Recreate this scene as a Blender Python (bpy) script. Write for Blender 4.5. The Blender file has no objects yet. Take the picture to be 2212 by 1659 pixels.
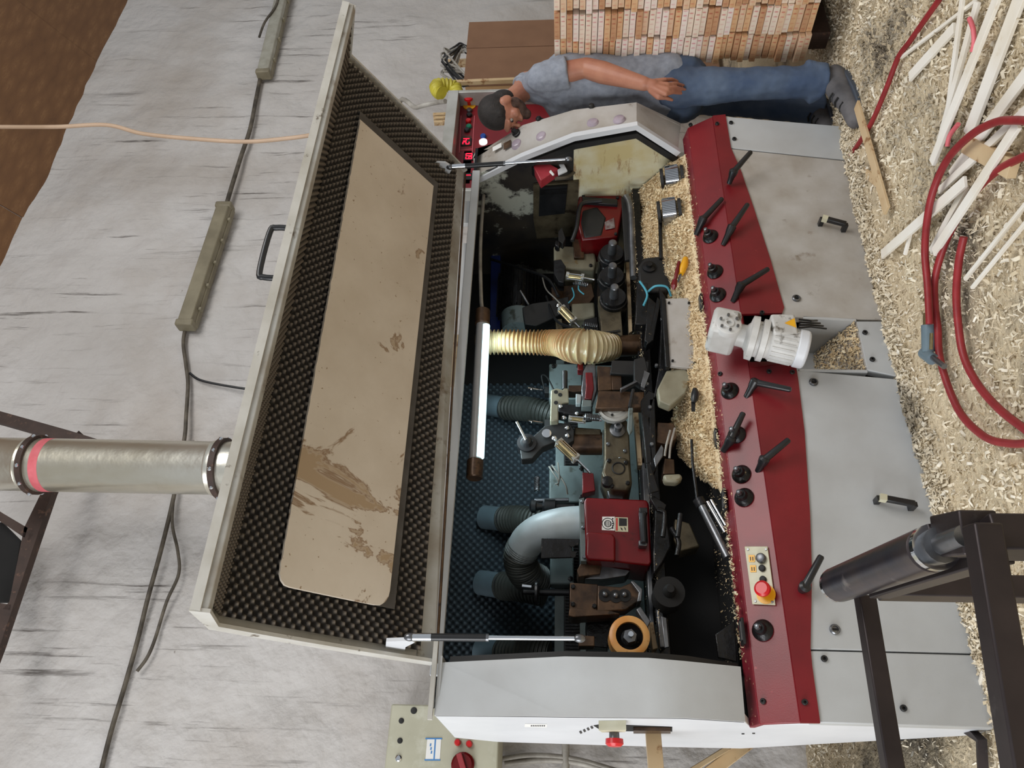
import bpy, bmesh, math, random
import numpy as np
from mathutils import Vector, Matrix, noise as mnoise
rnd = random.Random(7)
SC = bpy.context.scene
COL = SC.collection
S = 0.88            # design units -> metres
FPX = 1680.0
PSI = math.atan(1680/2773.5); TH = math.atan(113/1680.0)
CAM = Vector((0, 0, 1.4))
FW = Vector((math.sin(PSI)*math.cos(TH), math.cos(PSI)*math.cos(TH), math.sin(TH)))
RT = Vector((math.cos(PSI), -math.sin(PSI), 0)); UP = RT.cross(FW)

# ------------------------------------------------------------ camera, world, lights, exposure
cd = bpy.data.cameras.new('camera'); cam = bpy.data.objects.new('camera', cd); COL.objects.link(cam)
cd.sensor_fit = 'HORIZONTAL'; cd.sensor_width = 36; cd.lens = FPX/2212*36
cd.clip_start = .02; cd.clip_end = 200
M = Matrix((( -UP.x, RT.x, -FW.x), (-UP.y, RT.y, -FW.y), (-UP.z, RT.z, -FW.z))).to_4x4()
M.translation = CAM*S
cam.matrix_world = M
SC.camera = cam
W = bpy.data.worlds.new('world'); SC.world = W; W.use_nodes = True
bg = W.node_tree.nodes['Background']
bg.inputs[0].default_value = (0.90, 0.95, 1.0, 1); bg.inputs[1].default_value = 0.40
def area(name, loc, target, sx, sy, power, col):
    l = bpy.data.lights.new(name, 'AREA'); l.shape = 'RECTANGLE'; l.size = sx; l.size_y = sy; l.energy = power; l.color = col
    o = bpy.data.objects.new(name, l); COL.objects.link(o); o.location = loc
    o.rotation_euler = (Vector(target)-Vector(loc)).to_track_quat('-Z', 'Y').to_euler(); return o
area('gate_daylight', (-4.2, 1.6, 2.4), (0.6, 2.6, 1.0), 3.6, 3.4, 255, (0.97, 0.985, 1.0))
area('front_daylight', (3.3, -1.7, 5.0), (2.7, 1.9, 0.2), 3.5, 3.0, 215, (1.0, 0.98, 0.95))
vs = SC.view_settings
vs.view_transform = 'Standard'; vs.look = 'None'; vs.exposure = 0.0; vs.gamma = 1.0; vs.use_curve_mapping = False

# ------------------------------------------------------------ helpers
def ray(x, y):
    return FW + RT*((1659-y-829.5)/FPX) - UP*((x-1106)/FPX)
def pY(x, y, Y): d = ray(x, y); return CAM + d*(Y/d.y)
def pZ(x, y, Z): d = ray(x, y); return CAM + d*((Z-1.4)/d.z)
def pX(x, y, X): d = ray(x, y); return CAM + d*(X/d.x)
def mpp(p): return (Vector(p)-CAM).dot(FW)/FPX     # design units per pixel at p
OFF = {}
def tag(o, label, cat, group=None, kind=None):
    if label: o['label'] = label
    if cat: o['category'] = cat
    if group: o['group'] = group
    if kind: o['kind'] = kind
    return o
def thing(name, label, cat, loc=(0, 0, 0), group=None):
    o = bpy.data.objects.new(name, None); COL.objects.link(o); o.empty_display_size = .05
    o.location = Vector(loc)*S; OFF[o.name] = Vector(loc)
    return tag(o, label, cat, group)
def catmull(P, n=6, closed=False):
    P = [Vector(p) for p in P]; out = []
    N = len(P)
    for i in range(N-1):
        p0 = P[max(i-1, 0)]; p1 = P[i]; p2 = P[i+1]; p3 = P[min(i+2, N-1)]
        for k in range(n):
            t = k/n
            out.append(.5*((2*p1)+(p2-p0)*t+(2*p0-5*p1+4*p2-p3)*t*t+(3*p1-p0-3*p2+p3)*t**3))
    out.append(P[-1]); return out
class MB:
    def __init__(s): s.v = []; s.f = []
    def add(s, vs, fs):
        b = len(s.v); s.v += [Vector(p) for p in vs]; s.f += [tuple(i+b for i in f) for f in fs]; return s
    def box(s, x0, x1, y0, y1, z0, z1):
        return s.add([(x, y, z) for x in (x0, x1) for y in (y0, y1) for z in (z0, z1)],
            [(0, 1, 3, 2), (4, 6, 7, 5), (0, 4, 5, 1), (2, 3, 7, 6), (0, 2, 6, 4), (1, 5, 7, 3)])
    def obox(s, c, ax, ay, az):   # centre and three half vectors
        c = Vector(c); ax = Vector(ax); ay = Vector(ay); az = Vector(az)
        return s.add([c+ax*i+ay*j+az*k for i in (-1, 1) for j in (-1, 1) for k in (-1, 1)],
            [(0, 1, 3, 2), (4, 6, 7, 5), (0, 4, 5, 1), (2, 3, 7, 6), (0, 2, 6, 4), (1, 5, 7, 3)])
    def beam(s, p0, p1, w, h, up=(0, 0, 1)):
        p0 = Vector(p0); p1 = Vector(p1); d = (p1-p0); L = d.length; d.normalize()
        a = d.cross(Vector(up)); a = a.normalized() if a.length > 1e-4 else Vector((1, 0, 0)); b = a.cross(d)
        return s.obox((p0+p1)/2, d*L/2, a*w/2, b*h/2)
    def prism(s, poly, vec):
        poly = [Vector(p) for p in poly]; n = len(poly); vec = Vector(vec)
        return s.add(poly+[p+vec for p in poly], [tuple(range(n)), tuple(range(2*n-1, n-1, -1))] +
            [(i, (i+1) % n, n+(i+1) % n, n+i) for i in range(n)])
    def polyY(s, pts, Y, depth): return s.prism([pY(x, y, Y) for x, y in pts], (0, depth, 0))
    def polyX(s, pts, X, depth): return s.prism([pX(x, y, X) for x, y in pts], (depth, 0, 0))
    def polyZ(s, pts, Z, depth): return s.prism([pZ(x, y, Z) for x, y in pts], (0, 0, -depth))
    def boxpx(s, x0, y0, x1, y1, Y, depth):
        cx = (x0+x1)/2; cy = (y0+y1)/2
        return s.box(pY(cx, y1, Y).x, pY(cx, y0, Y).x, Y, Y+depth, pY(x1, cy, Y).z, pY(x0, cy, Y).z)
    def tube(s, pts, r, n=12, caps=True):
        pts = [Vector(p) for p in pts]; m = len(pts)
        rs = r if isinstance(r, (list, tuple)) else [r]*m
        T = []
        for i in range(m):
            t = pts[min(i+1, m-1)]-pts[max(i-1, 0)]; T.append(t.normalized() if t.length > 1e-9 else Vector((0, 0, 1)))
        a = T[0].orthogonal().normalized(); vs = []; fs = []
        for i in range(m):
            a = (a-T[i]*a.dot(T[i])); a = a.normalized() if a.length > 1e-6 else T[i].orthogonal().normalized()
            b = T[i].cross(a)
            for k in range(n):
                an = 2*math.pi*k/n; vs.append(pts[i]+(a*math.cos(an)+b*math.sin(an))*rs[i])
        for i in range(m-1):
            for k in range(n):
                fs.append((i*n+k, i*n+(k+1) % n, (i+1)*n+(k+1) % n, (i+1)*n+k))
        if caps: fs.append(tuple(range(n-1, -1, -1))); fs.append(tuple(range((m-1)*n, m*n)))
        return s.add(vs, fs)
    def lathe(s, p0, ax, prof, n=20):
        p0 = Vector(p0); ax = Vector(ax).normalized(); a = ax.orthogonal().normalized(); b = ax.cross(a)
        vs = []; fs = []; m = len(prof)
        for t, r in prof:
            r = max(r, 1e-4)
            for k in range(n):
                an = 2*math.pi*k/n; vs.append(p0+ax*t+(a*math.cos(an)+b*math.sin(an))*r)
        for i in range(m-1):
            for k in range(n): fs.append((i*n+k, i*n+(k+1) % n, (i+1)*n+(k+1) % n, (i+1)*n+k))
        fs.append(tuple(range(n-1, -1, -1))); fs.append(tuple(range((m-1)*n, m*n)))
        return s.add(vs, fs)
    def cap(s, p0, p1, r0, r1, n=16):
        p0 = Vector(p0); p1 = Vector(p1); d = p1-p0; L = d.length
        if L < 1e-5: d = Vector((0, 0, 1)); L = 1e-5
        prof = [(-r0*math.cos(k*math.pi/10), r0*math.sin(k*math.pi/10)) for k in range(6)]
        prof += [(L+r1*math.sin(k*math.pi/10), r1*math.cos(k*math.pi/10)) for k in range(6)]
        return s.lathe(p0, d, prof, n)
    def ell(s, c, rx, ry, rz, rot=None, n=20, m=12):
        vs = []; fs = []; c = Vector(c); R = rot or Matrix.Identity(3)
        for i in range(m+1):
            t = math.pi*i/m
            for k in range(n):
                a = 2*math.pi*k/n
                st = max(math.sin(t), 1e-3)
                vs.append(c+R @ Vector((rx*st*math.cos(a), ry*st*math.sin(a), rz*math.cos(t))))
        for i in range(m):
            for k in range(n): fs.append((i*n+k, (i+1)*n+k, (i+1)*n+(k+1) % n, i*n+(k+1) % n))
        fs.append(tuple(range(n))); fs.append(tuple(range((m+1)*n-1, m*n-1, -1)))
        return s.add(vs, fs)
    def build(s, name, mat, parent=None, bevel=0, smooth=35, kind=None, label=None, recalc=True, base=None):
        V = s.v
        if parent is None:
            lo = Vector((min(p.x for p in V), min(p.y for p in V), min(p.z for p in V)))
            hi = Vector((max(p.x for p in V), max(p.y for p in V), max(p.z for p in V)))
            off = Vector(((lo.x+hi.x)/2, (lo.y+hi.y)/2, lo.z)) if base is None else Vector(base)
        else: off = OFF[parent.name]
        me = bpy.data.meshes.new(name)
        me.from_pydata([tuple((p-off)*S) for p in V], [], s.f)
        if recalc:
            b = bmesh.new(); b.from_mesh(me); bmesh.ops.recalc_face_normals(b, faces=b.faces); b.to_mesh(me); b.free()
        if smooth:
            me.shade_smooth(); me.set_sharp_from_angle(angle=math.radians(smooth))
        me.materials.append(mat)
        o = bpy.data.objects.new(name, me); COL.objects.link(o)
        OFF[o.name] = off
        if parent is None: o.location = off*S
        else: o.parent = parent
        if bevel:
            md = o.modifiers.new('bevel', 'BEVEL'); md.width = bevel*S; md.segments = 2; md.limit_method = 'ANGLE'; md.angle_limit = .6
        if kind: o['kind'] = kind
        if label: o['label'] = label
        return o
def grid(name, fn, nu, nv, mat, parent=None, kind=None, base=None, smooth=True):
    """open sheet from fn(i,j)->design point arrays (numpy nu x nv x 3)"""
    P = fn; off = np.array(OFF[parent.name]) if parent is not None else np.array(base if base is not None else P.reshape(-1, 3).mean(0))
    co = (P.reshape(-1, 3)-off)*S
    idx = np.arange(nu*nv).reshape(nu, nv)
    q = np.stack([idx[:-1, :-1], idx[1:, :-1], idx[1:, 1:], idx[:-1, 1:]], -1).reshape(-1, 4)
    return npmesh(name, co, q, mat, parent, off, kind, smooth)
def npmesh(name, co, q, mat, parent, off, kind, smooth):
    me = bpy.data.meshes.new(name); k = q.shape[1]
    me.vertices.add(len(co)); me.vertices.foreach_set('co', co.astype(np.float32).ravel())
    me.loops.add(q.size); me.loops.foreach_set('vertex_index', q.astype(np.int32).ravel())
    me.polygons.add(len(q)); me.polygons.foreach_set('loop_start', np.arange(0, q.size, k, dtype=np.int32))
    me.polygons.foreach_set('loop_total', np.full(len(q), k, dtype=np.int32))
    me.update(calc_edges=True)
    if smooth: me.shade_smooth()
    me.materials.append(mat)
    o = bpy.data.objects.new(name, me); COL.objects.link(o); OFF[o.name] = Vector(off)
    if parent is not None: o.parent = parent
    else: o.location = Vector(off)*S
    if kind: o['kind'] = kind
    return o

# ------------------------------------------------------------ materials
def lin(c):
    return tuple((v/255/12.92 if v/255 <= .04045 else ((v/255+.055)/1.055)**2.4) for v in c)+(1,)
class NT:
    def __init__(s, name):
        s.m = bpy.data.materials.new(name); s.m.use_nodes = True; s.t = s.m.node_tree; s.b = s.t.nodes['Principled BSDF']
        s.tc = s.t.nodes.new('ShaderNodeTexCoord')
    def n(s, ty, **k):
        o = s.t.nodes.new(ty)
        for a, v in k.items(): setattr(o, a, v)
        return o
    def l(s, a, b): s.t.links.new(a, b)
    def vec(s, scale=(1, 1, 1), src='Object', rot=(0, 0, 0)):
        mp = s.n('ShaderNodeMapping'); mp.inputs['Scale'].default_value = scale; mp.inputs['Rotation'].default_value = rot
        s.l(s.tc.outputs[src], mp.inputs['Vector']); return mp.outputs[0]
    def noise(s, scale=5, detail=4, rough=.55, vec=None, dist=0):
        o = s.n('ShaderNodeTexNoise'); o.inputs['Scale'].default_value = scale; o.inputs['Detail'].default_value = detail
        o.inputs['Roughness'].default_value = rough; o.inputs['Distortion'].default_value = dist
        s.l(vec if vec is not None else s.tc.outputs['Object'], o.inputs['Vector']); return o.outputs['Fac']
    def ramp(s, fac, stops):
        o = s.n('ShaderNodeValToRGB'); e = o.color_ramp.elements
        while len(e) < len(stops): e.new(.5)
        for el, (p, c) in zip(e, stops):
            el.position = p; el.color = c if len(c) == 4 else lin(c)
        s.l(fac, o.inputs[0]); return o.outputs[0]
    def mix(s, fac, a, b, mode='MIX'):
        o = s.n('ShaderNodeMix', data_type='RGBA', blend_type=mode)
        for v, i in ((fac, 0), (a, 6), (b, 7)):
            if hasattr(v, 'links') or hasattr(v, 'is_linked'): s.l(v, o.inputs[i])
            elif i == 0: o.inputs[0].default_value = v
            else: o.inputs[i].default_value = v if len(v) == 4 else lin(v)
        return o.outputs[2]
    def col(s, c):
        if hasattr(c, 'is_linked'): s.l(c, s.b.inputs['Base Color'])
        else: s.b.inputs['Base Color'].default_value = lin(c)
    def bump(s, h, strength=.3, dist=.01):
        o = s.n('ShaderNodeBump'); o.inputs['Strength'].default_value = strength; o.inputs['Distance'].default_value = dist
        s.l(h, o.inputs['Height']); s.l(o.outputs[0], s.b.inputs['Normal'])
    def set(s, rough=None, metal=None, **k):
        if rough is not None: s.b.inputs['Roughness'].default_value = rough
        if metal is not None: s.b.inputs['Metallic'].default_value = metal
        for a, v in k.items(): s.b.inputs[a.replace('_', ' ')].default_value = v
        return s
W0, W1 = (0, 0, 0, 1), (1, 1, 1, 1)
def pm(name, c1, c2=None, scale=8, rough=.5, metal=0, bump=0, bs=60, spots=None, sscale=14, lo=.58, hi=.66, stretch=(1, 1, 1), **k):
    t = NT(name); t.set(rough, metal, **k)
    c = t.mix(t.ramp(t.noise(scale, 5, vec=t.vec(stretch)), [(.35, W0), (.68, W1)]), c1, c2 or c1)
    if spots: c = t.mix(t.ramp(t.noise(sscale, 8, .65), [(lo, W0), (hi, W1)]), c, spots)
    t.col(c)
    if bump: t.bump(t.noise(bs, 4), bump, .004)
    return t.m
m_grey = pm('grey_paint', (186, 189, 191), (172, 173, 173), 3, .42, bump=.05, bs=300, spots=(120, 112, 104), sscale=16, lo=.72, hi=.78)
m_greyd = pm('dusty_grey_paint', (184, 181, 177), (156, 148, 138), 5, .5, spots=(120, 105, 88), sscale=9, lo=.62, hi=.74)
m_white = pm('white_end_paint', (218, 221, 226), (206, 209, 214), 3, .4, spots=(150, 146, 140), sscale=18, lo=.75, hi=.8)
m_edge = pm('chipped_light_paint', (196, 194, 188), (174, 170, 160), 7, .45, spots=(96, 84, 70), sscale=16, lo=.62, hi=.68)
m_rim = pm('stained_rim_paint', (176, 176, 172), (142, 134, 122), 6, .45, spots=(104, 88, 70), sscale=8, lo=.58, hi=.7)
m_red = pm('red_paint', (124, 22, 30), (104, 16, 25), 4, .36, bump=.06, bs=260, spots=(176, 70, 72), sscale=40, lo=.68, hi=.8)
m_redtop = pm('dusty_red_paint', (128, 30, 40), (112, 38, 50), 12, .45, spots=(220, 190, 150), sscale=60, lo=.62, hi=.68)
m_redg = pm('glossy_dark_red_paint', (116, 14, 20), (84, 8, 12), 5, .25, spots=(60, 16, 14), sscale=10, lo=.64, hi=.72)
m_black = pm('black_plastic', (22, 23, 25), (34, 34, 36), 20, .32)
m_blackm = pm('matt_black', (18, 18, 19), (30, 29, 28), 12, .6)
m_dark = pm('dark_oily_steel', (40, 40, 42), (24, 23, 22), 14, .3, .5, bump=.7, bs=45, spots=(138, 122, 96), sscale=34, lo=.66, hi=.72)
m_void = pm('shade_dark_inside', (20, 19, 19), (12, 12, 12), 6, .8)  # near-black colour standing in for shade inside the machine, slots and holes
m_steel = pm('worn_steel', (130, 132, 136), (92, 92, 94), 16, .32, .85, bump=.06)
m_olive = pm('resin_stained_casting', (106, 96, 76), (72, 64, 50), 14, .36, .4, bump=.4, bs=40, spots=(50, 42, 32), sscale=12)
m_brownm = pm('resin_brown_steel', (96, 72, 52), (58, 43, 33), 16, .34, .45, bump=.3, bs=40, spots=(44, 34, 26), sscale=14)
m_chrome = pm('chrome', (225, 228, 232), None, 5, .12, 1)
m_brass = pm('champagne_aluminium', (190, 172, 128), (150, 134, 98), 20, .25, .9)
m_cream = pm('cream_enamel', (150, 146, 126), (122, 116, 96), 8, .4, spots=(120, 100, 66), sscale=14)
m_teal = pm('grey_green_enamel', (112, 124, 124), (90, 100, 98), 6, .4, spots=(70, 74, 68), sscale=14)
m_pvc = pm('grey_pipe_plastic', (110, 128, 138), (92, 108, 116), 6, .35)
m_hoseg = pm('dusty_grey_hose', (66, 70, 66), (48, 50, 46), 10, .5)
m_elbow = pm('white_elbow_enamel', (176, 186, 190), (146, 154, 154), 5, .4, spots=(120, 112, 100), sscale=16, lo=.66, hi=.74)
m_rust = pm('rust_brown_paint', (70, 52, 44), (52, 38, 32), 8, .6, spots=(100, 74, 60), sscale=20)
m_bar = pm('mill_scale_steel', (66, 58, 58), (50, 44, 45), 9, .42, .6, bump=.05, spots=(96, 92, 92), sscale=11, lo=.62, hi=.8)
m_rollr = pm('worn_roller_steel', (92, 82, 80), (52, 56, 70), 7, .3, .75, bump=.05, spots=(150, 142, 140), sscale=13, lo=.58, hi=.7)
m_orange = pm('amber_roller_tyre', (206, 140, 66), (226, 190, 130), 5, .35, spots=(120, 70, 34), sscale=12)
m_rubber = pm('red_rubber_hose', (150, 40, 44), (128, 30, 34), 20, .45)
m_pink = pm('pink_tape', (226, 120, 128), (206, 92, 100), 10, .5)
m_offcut = pm('white_pine_offcut', (246, 243, 236), (232, 224, 208), 4, .6, spots=(214, 198, 170), sscale=8, lo=.62, hi=.74)
m_lath = pm('raw_pine_lath', (212, 188, 150), (194, 164, 124), 5, .6, spots=(150, 110, 72), sscale=20)
m_mdf = pm('brown_fibreboard', (140, 104, 78), (126, 92, 68), 3, .7)
m_plyedge = pm('pale_board_edge', (206, 170, 124), (170, 128, 86), 30, .65, stretch=(8, 8, .3))
m_cable = pm('cream_cable', (206, 178, 152), (186, 158, 132), 3, .45)
m_cablk = pm('grimy_cable', (62, 56, 48), (104, 96, 84), 12, .6)
m_cabw = pm('grey_white_cable', (176, 172, 164), (120, 114, 106), 10, .5)
m_yellow = pm('yellow_hose', (206, 196, 70), (176, 164, 58), 8, .5)
m_yel = pm('yellow_plastic', (236, 176, 30), (220, 150, 20), 10, .35)
m_redpl = pm('red_plastic', (206, 30, 36), (184, 20, 26), 10, .3)
m_green = pm('green_plastic', (20, 120, 90), None, 5, .4)
m_blue = pm('blue_plastic', (30, 70, 150), None, 5, .4)
m_navy = pm('navy_paint', (24, 44, 110), (12, 20, 50), 4, .4)
m_lens = pm('lilac_lens', (176, 164, 176), (150, 138, 150), 9, .15)
m_plate = pm('metal_label', (206, 202, 178), (186, 180, 150), 9, .4)
m_paper = pm('white_sticker', (232, 232, 230), None, 9, .5)
m_ink = pm('black_ink', (24, 24, 26), None, 9, .5)
m_inkb = pm('blue_ink', (70, 130, 190), None, 9, .5)
m_cabinet = pm('beige_cabinet_paint', (186, 184, 164), (168, 166, 146), 3, .5, spots=(202, 202, 188), sscale=7, lo=.55, hi=.75)
m_fixt = pm('dusty_lamp_body', (142, 134, 112), (120, 112, 92), 6, .5)
m_diff = pm('dusty_diffuser', (170, 168, 156), (150, 146, 132), 14, .4)
m_motor = pm('white_gearmotor_paint', (214, 214, 212), (186, 184, 180), 8, .4, spots=(96, 88, 78), sscale=13, lo=.6, hi=.68, bump=.1)
m_alu = pm('frame_aluminium', (190, 190, 186), (160, 158, 150), 5, .4, .3)
m_shirt = pm('heather_grey_cotton', (146, 152, 164), (128, 134, 146), 40, .9, bump=.25, bs=30)
m_jeans = pm('worn_denim', (58, 74, 100), (88, 102, 122), 6, .9, bump=.2, bs=40)
m_skin = pm('skin', (176, 122, 98), (156, 100, 80), 9, .5)
m_hair = pm('short_black_hair', (24, 20, 19), (40, 34, 32), 60, .7, bump=.6, bs=160)
m_shoe = pm('dusty_grey_suede', (104, 102, 104), (72, 72, 76), 10, .8)
m_sole = pm('slate_rubber_sole', (66, 74, 86), None, 10, .7)
m_chips2 = None
def emis(name, c, st):
    t = NT(name); t.col(c); t.b.inputs['Emission Color'].default_value = lin(c); t.b.inputs['Emission Strength'].default_value = st; return t.m
m_tube = emis('lit_fluorescent_tube', (205, 246, 255), 1.9)
m_led = emis('red_led', (255, 20, 50), 3.0)
m_grn = emis('green_pilot_light', (20, 230, 130), 1.6)
m_wht = emis('white_pilot_light', (255, 255, 255), 1.3)

def make_wall():
    t = NT('lumpy_whitewashed_wall'); t.set(.85)
    c = t.mix(t.ramp(t.noise(1.1, 6), [(.3, W0), (.72, W1)]), (204, 201, 199), (186, 181, 177))
    c = t.mix(t.ramp(t.noise(.55, 5, .6), [(.5, W0), (.8, W1)]), c, (168, 158, 148))
    st = t.noise(3.2, 6, .7, vec=t.vec((5.5, 1, .28)))
    big = t.noise(.7, 2)
    f = t.n('ShaderNodeMath', operation='MULTIPLY'); t.l(t.ramp(st, [(.565, W0), (.66, W1)]), f.inputs[0]); t.l(t.ramp(big, [(.42, W0), (.58, W1)]), f.inputs[1])
    c = t.mix(f.outputs[0], c, (98, 92, 88))
    c = t.mix(t.ramp(t.noise(9, 3), [(.74, W0), (.78, W1)]), c, (120, 110, 100))
    t.col(c); t.bump(t.noise(4.5, 5, .5), .8, .06); return t.m
m_wall = make_wall()
def make_osb():
    t = NT('strand_board'); t.set(.7)
    v = t.n('ShaderNodeTexVoronoi'); v.inputs['Scale'].default_value = 5; t.l(t.vec((1, 4, 3), rot=(.2, .1, .6)), v.inputs['Vector'])
    c = t.ramp(v.outputs['Distance'], [(0, (136, 100, 66)), (.5, (116, 82, 52)), (1, (96, 66, 42))])
    c = t.mix(t.ramp(t.noise(24, 5, .7, vec=t.vec((1, 5, 3))), [(.4, W0), (.65, W1)]), c, (112, 78, 50))
    t.col(c); t.bump(t.noise(30, 4), .1, .004); return t.m
m_osb = make_osb()
def make_foam(name, c1, c2, dust=None):
    t = NT(name); t.set(.85)
    c = t.mix(t.ramp(t.noise(4, 6, .6), [(.4, W0), (.7, W1)]), c1, c2)
    if dust:                                     # dust caught on the tips of the pyramids
        g = t.n('ShaderNodeNewGeometry'); c = t.mix(t.ramp(g.outputs['Pointiness'], [(.50, W0), (.60, W1)]), c, dust)
    t.col(c); return t.m
m_foam = make_foam('black_foam', (40, 37, 35), (54, 49, 44), (112, 102, 90))
m_foamt = make_foam('dusty_teal_foam', (40, 50, 58), (32, 40, 46), (84, 98, 106))
def make_panel():
    t = NT('stained_beige_panel'); t.set(.55)
    c = t.mix(t.ramp(t.noise(3, 6, .6), [(.35, W0), (.7, W1)]), (212, 200, 183), (196, 182, 163))
    s0 = t.noise(2.3, 7, .62, dist=.6, vec=t.vec((1, 1, 1), rot=(.4, .9, 1.2)))
    sp = t.n('ShaderNodeSeparateXYZ'); t.l(t.tc.outputs['Object'], sp.inputs[0])
    mr = t.n('ShaderNodeMapRange'); t.l(sp.outputs[0], mr.inputs['Value'])
    for k_, v_ in (('From Min', -1.05), ('From Max', -.1), ('To Min', .012), ('To Max', -.06)): mr.inputs[k_].default_value = v_
    ad = t.n('ShaderNodeMath', operation='ADD'); t.l(s0, ad.inputs[0]); t.l(mr.outputs[0], ad.inputs[1]); s1 = ad.outputs[0]
    c = t.mix(t.ramp(s1, [(.575, W0), (.60, W1)]), c, (166, 142, 112))
    c = t.mix(t.ramp(s1, [(.565, W0), (.578, W1), (.592, W0)]), c, (138, 110, 82))
    c = t.mix(t.ramp(t.noise(70, 2), [(.7, W0), (.75, W1)]), c, (150, 128, 100))
    t.col(c); return t.m
m_panel = make_panel()
def make_duct():
    t = NT('galvanised_duct'); t.set(.3, .8)
    c = t.mix(t.ramp(t.noise(3, 6, vec=t.vec((1, 1, .4))), [(.3, W0), (.7, W1)]), (222, 219, 208), (192, 182, 158))
    t.col(c); t.bump(t.noise(10, 3), .18, .02); return t.m
m_duct = make_duct()
def make_hose():
    t = NT('amber_spiral_hose'); t.set(.28)
    c = t.mix(t.ramp(t.noise(4, 4), [(.35, W0), (.65, W1)]), (178, 164, 128), (146, 110, 60))
    t.col(c); t.b.inputs['Subsurface Weight'].default_value = .15; return t.m
m_hose = make_hose()
def make_inner():
    t = NT('sooty_cream_enamel'); t.set(.5)
    c = t.mix(t.ramp(t.noise(3.5, 6), [(.4, W0), (.62, W1)]), (216, 214, 194), (196, 180, 132))
    c = t.mix(t.ramp(t.noise(5, 7, .7, vec=t.vec((1, .6, 2.5))), [(.56, W0), (.66, W1)]), c, (140, 98, 50))
    t.col(c); return t.m
m_inner = make_inner()
m_soot = pm('soot_black_enamel', (24, 24, 28), (56, 50, 42), 6, .5, spots=(166, 168, 156), sscale=3.6, lo=.555, hi=.60)
def make_chips(name, cols, dark):
    t = NT(name); t.set(.8)
    g = t.n('ShaderNodeNewGeometry')
    c = t.ramp(g.outputs['Random Per Island'], [(i/(len(cols)-1), c) for i, c in enumerate(cols)])
    if dark: c = t.mix(t.ramp(t.noise(1.6, 5, .65), [(.54, W0), (.67, W1)]), c, (104, 94, 80))
    t.col(c); return t.m
m_chip = make_chips('wood_shavings', [(190, 160, 118), (224, 202, 162), (238, 220, 184), (210, 182, 138), (242, 230, 200)], False)
m_chipf = make_chips('trodden_shavings', [(196, 180, 152), (222, 208, 182), (238, 228, 206), (208, 192, 162), (246, 240, 226)], True)
def make_floor():
    t = NT('sawdust_floor'); t.set(.9)
    c = t.mix(t.ramp(t.noise(60, 6, .7), [(.3, W0), (.7, W1)]), (206, 188, 156), (224, 208, 178))
    c = t.mix(t.ramp(t.noise(1.6, 6, .65), [(.54, W0), (.67, W1)]), c, (104, 96, 84))
    t.col(c); t.bump(t.noise(70, 5), .8, .02); return t.m
m_floor = make_floor()
def make_plank():
    out = []
    for i, (a, b, d) in enumerate([((238, 222, 204), (226, 206, 184), (206, 120, 116)), ((226, 186, 142), (206, 160, 116), (196, 92, 62)),
                    ((240, 228, 216), (232, 212, 200), (214, 132, 140)), ((206, 160, 120), (186, 138, 100), (170, 84, 60)), ((230, 200, 170), (214, 178, 142), (206, 108, 92))]):
        t = NT('finger_jointed_pine_%s' % ['pale', 'amber', 'white', 'brown', 'tan'][i]); t.set(.65)
        # rows of reddish knots/pith marks along the end grain
        sp = t.n('ShaderNodeSeparateXYZ'); t.l(t.tc.outputs['Object'], sp.inputs[0])
        oi = t.n('ShaderNodeObjectInfo')
        ph = t.n('ShaderNodeMath', operation='MULTIPLY_ADD'); t.l(sp.outputs[1], ph.inputs[0]); ph.inputs[1].default_value = 2*math.pi/.0235; t.l(oi.outputs['Random'], ph.inputs[2])
        sn = t.n('ShaderNodeMath', operation='SINE'); t.l(ph.outputs[0], sn.inputs[0])
        zz = t.n('ShaderNodeMath', operation='MULTIPLY'); t.l(sp.outputs[2], zz.inputs[0]); zz.inputs[1].default_value = 110
        zc = t.n('ShaderNodeMath', operation='SUBTRACT'); t.l(zz.outputs[0], zc.inputs[0]); zc.inputs[1].default_value = 1.6
        cs = t.n('ShaderNodeMath', operation='COSINE'); t.l(zc.outputs[0], cs.inputs[0])
        mu = t.n('ShaderNodeMath', operation='MULTIPLY'); t.l(sn.outputs[0], mu.inputs[0]); t.l(cs.outputs[0], mu.inputs[1])
        c = t.mix(t.ramp(t.noise(14, 4, vec=t.vec((.4, 1, 3))), [(.35, W0), (.7, W1)]), a, b)
        f2 = t.n('ShaderNodeMath', operation='MULTIPLY'); t.l(t.ramp(mu.outputs[0], [(.35, W0), (.85, W1)]), f2.inputs[0]); t.l(t.ramp(t.noise(9, 2), [(.35, W0), (.6, (.8, .8, .8, 1))]), f2.inputs[1])
        gn = t.n('ShaderNodeNewGeometry'); sx = t.n('ShaderNodeSeparateXYZ'); t.l(gn.outputs['True Normal'], sx.inputs[0])
        ab = t.n('ShaderNodeMath', operation='ABSOLUTE'); t.l(sx.outputs[0], ab.inputs[0]); gt = t.n('ShaderNodeMath', operation='GREATER_THAN'); t.l(ab.outputs[0], gt.inputs[0]); gt.inputs[1].default_value = .7
        f3 = t.n('ShaderNodeMath', operation='MULTIPLY'); t.l(f2.outputs[0], f3.inputs[0]); t.l(gt.outputs[0], f3.inputs[1])   # marks only on the sawn ends
        c = t.mix(f3.outputs[0], c, d)
        t.col(c); out.append(t.m)
    return out
m_planks = make_plank()

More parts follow.
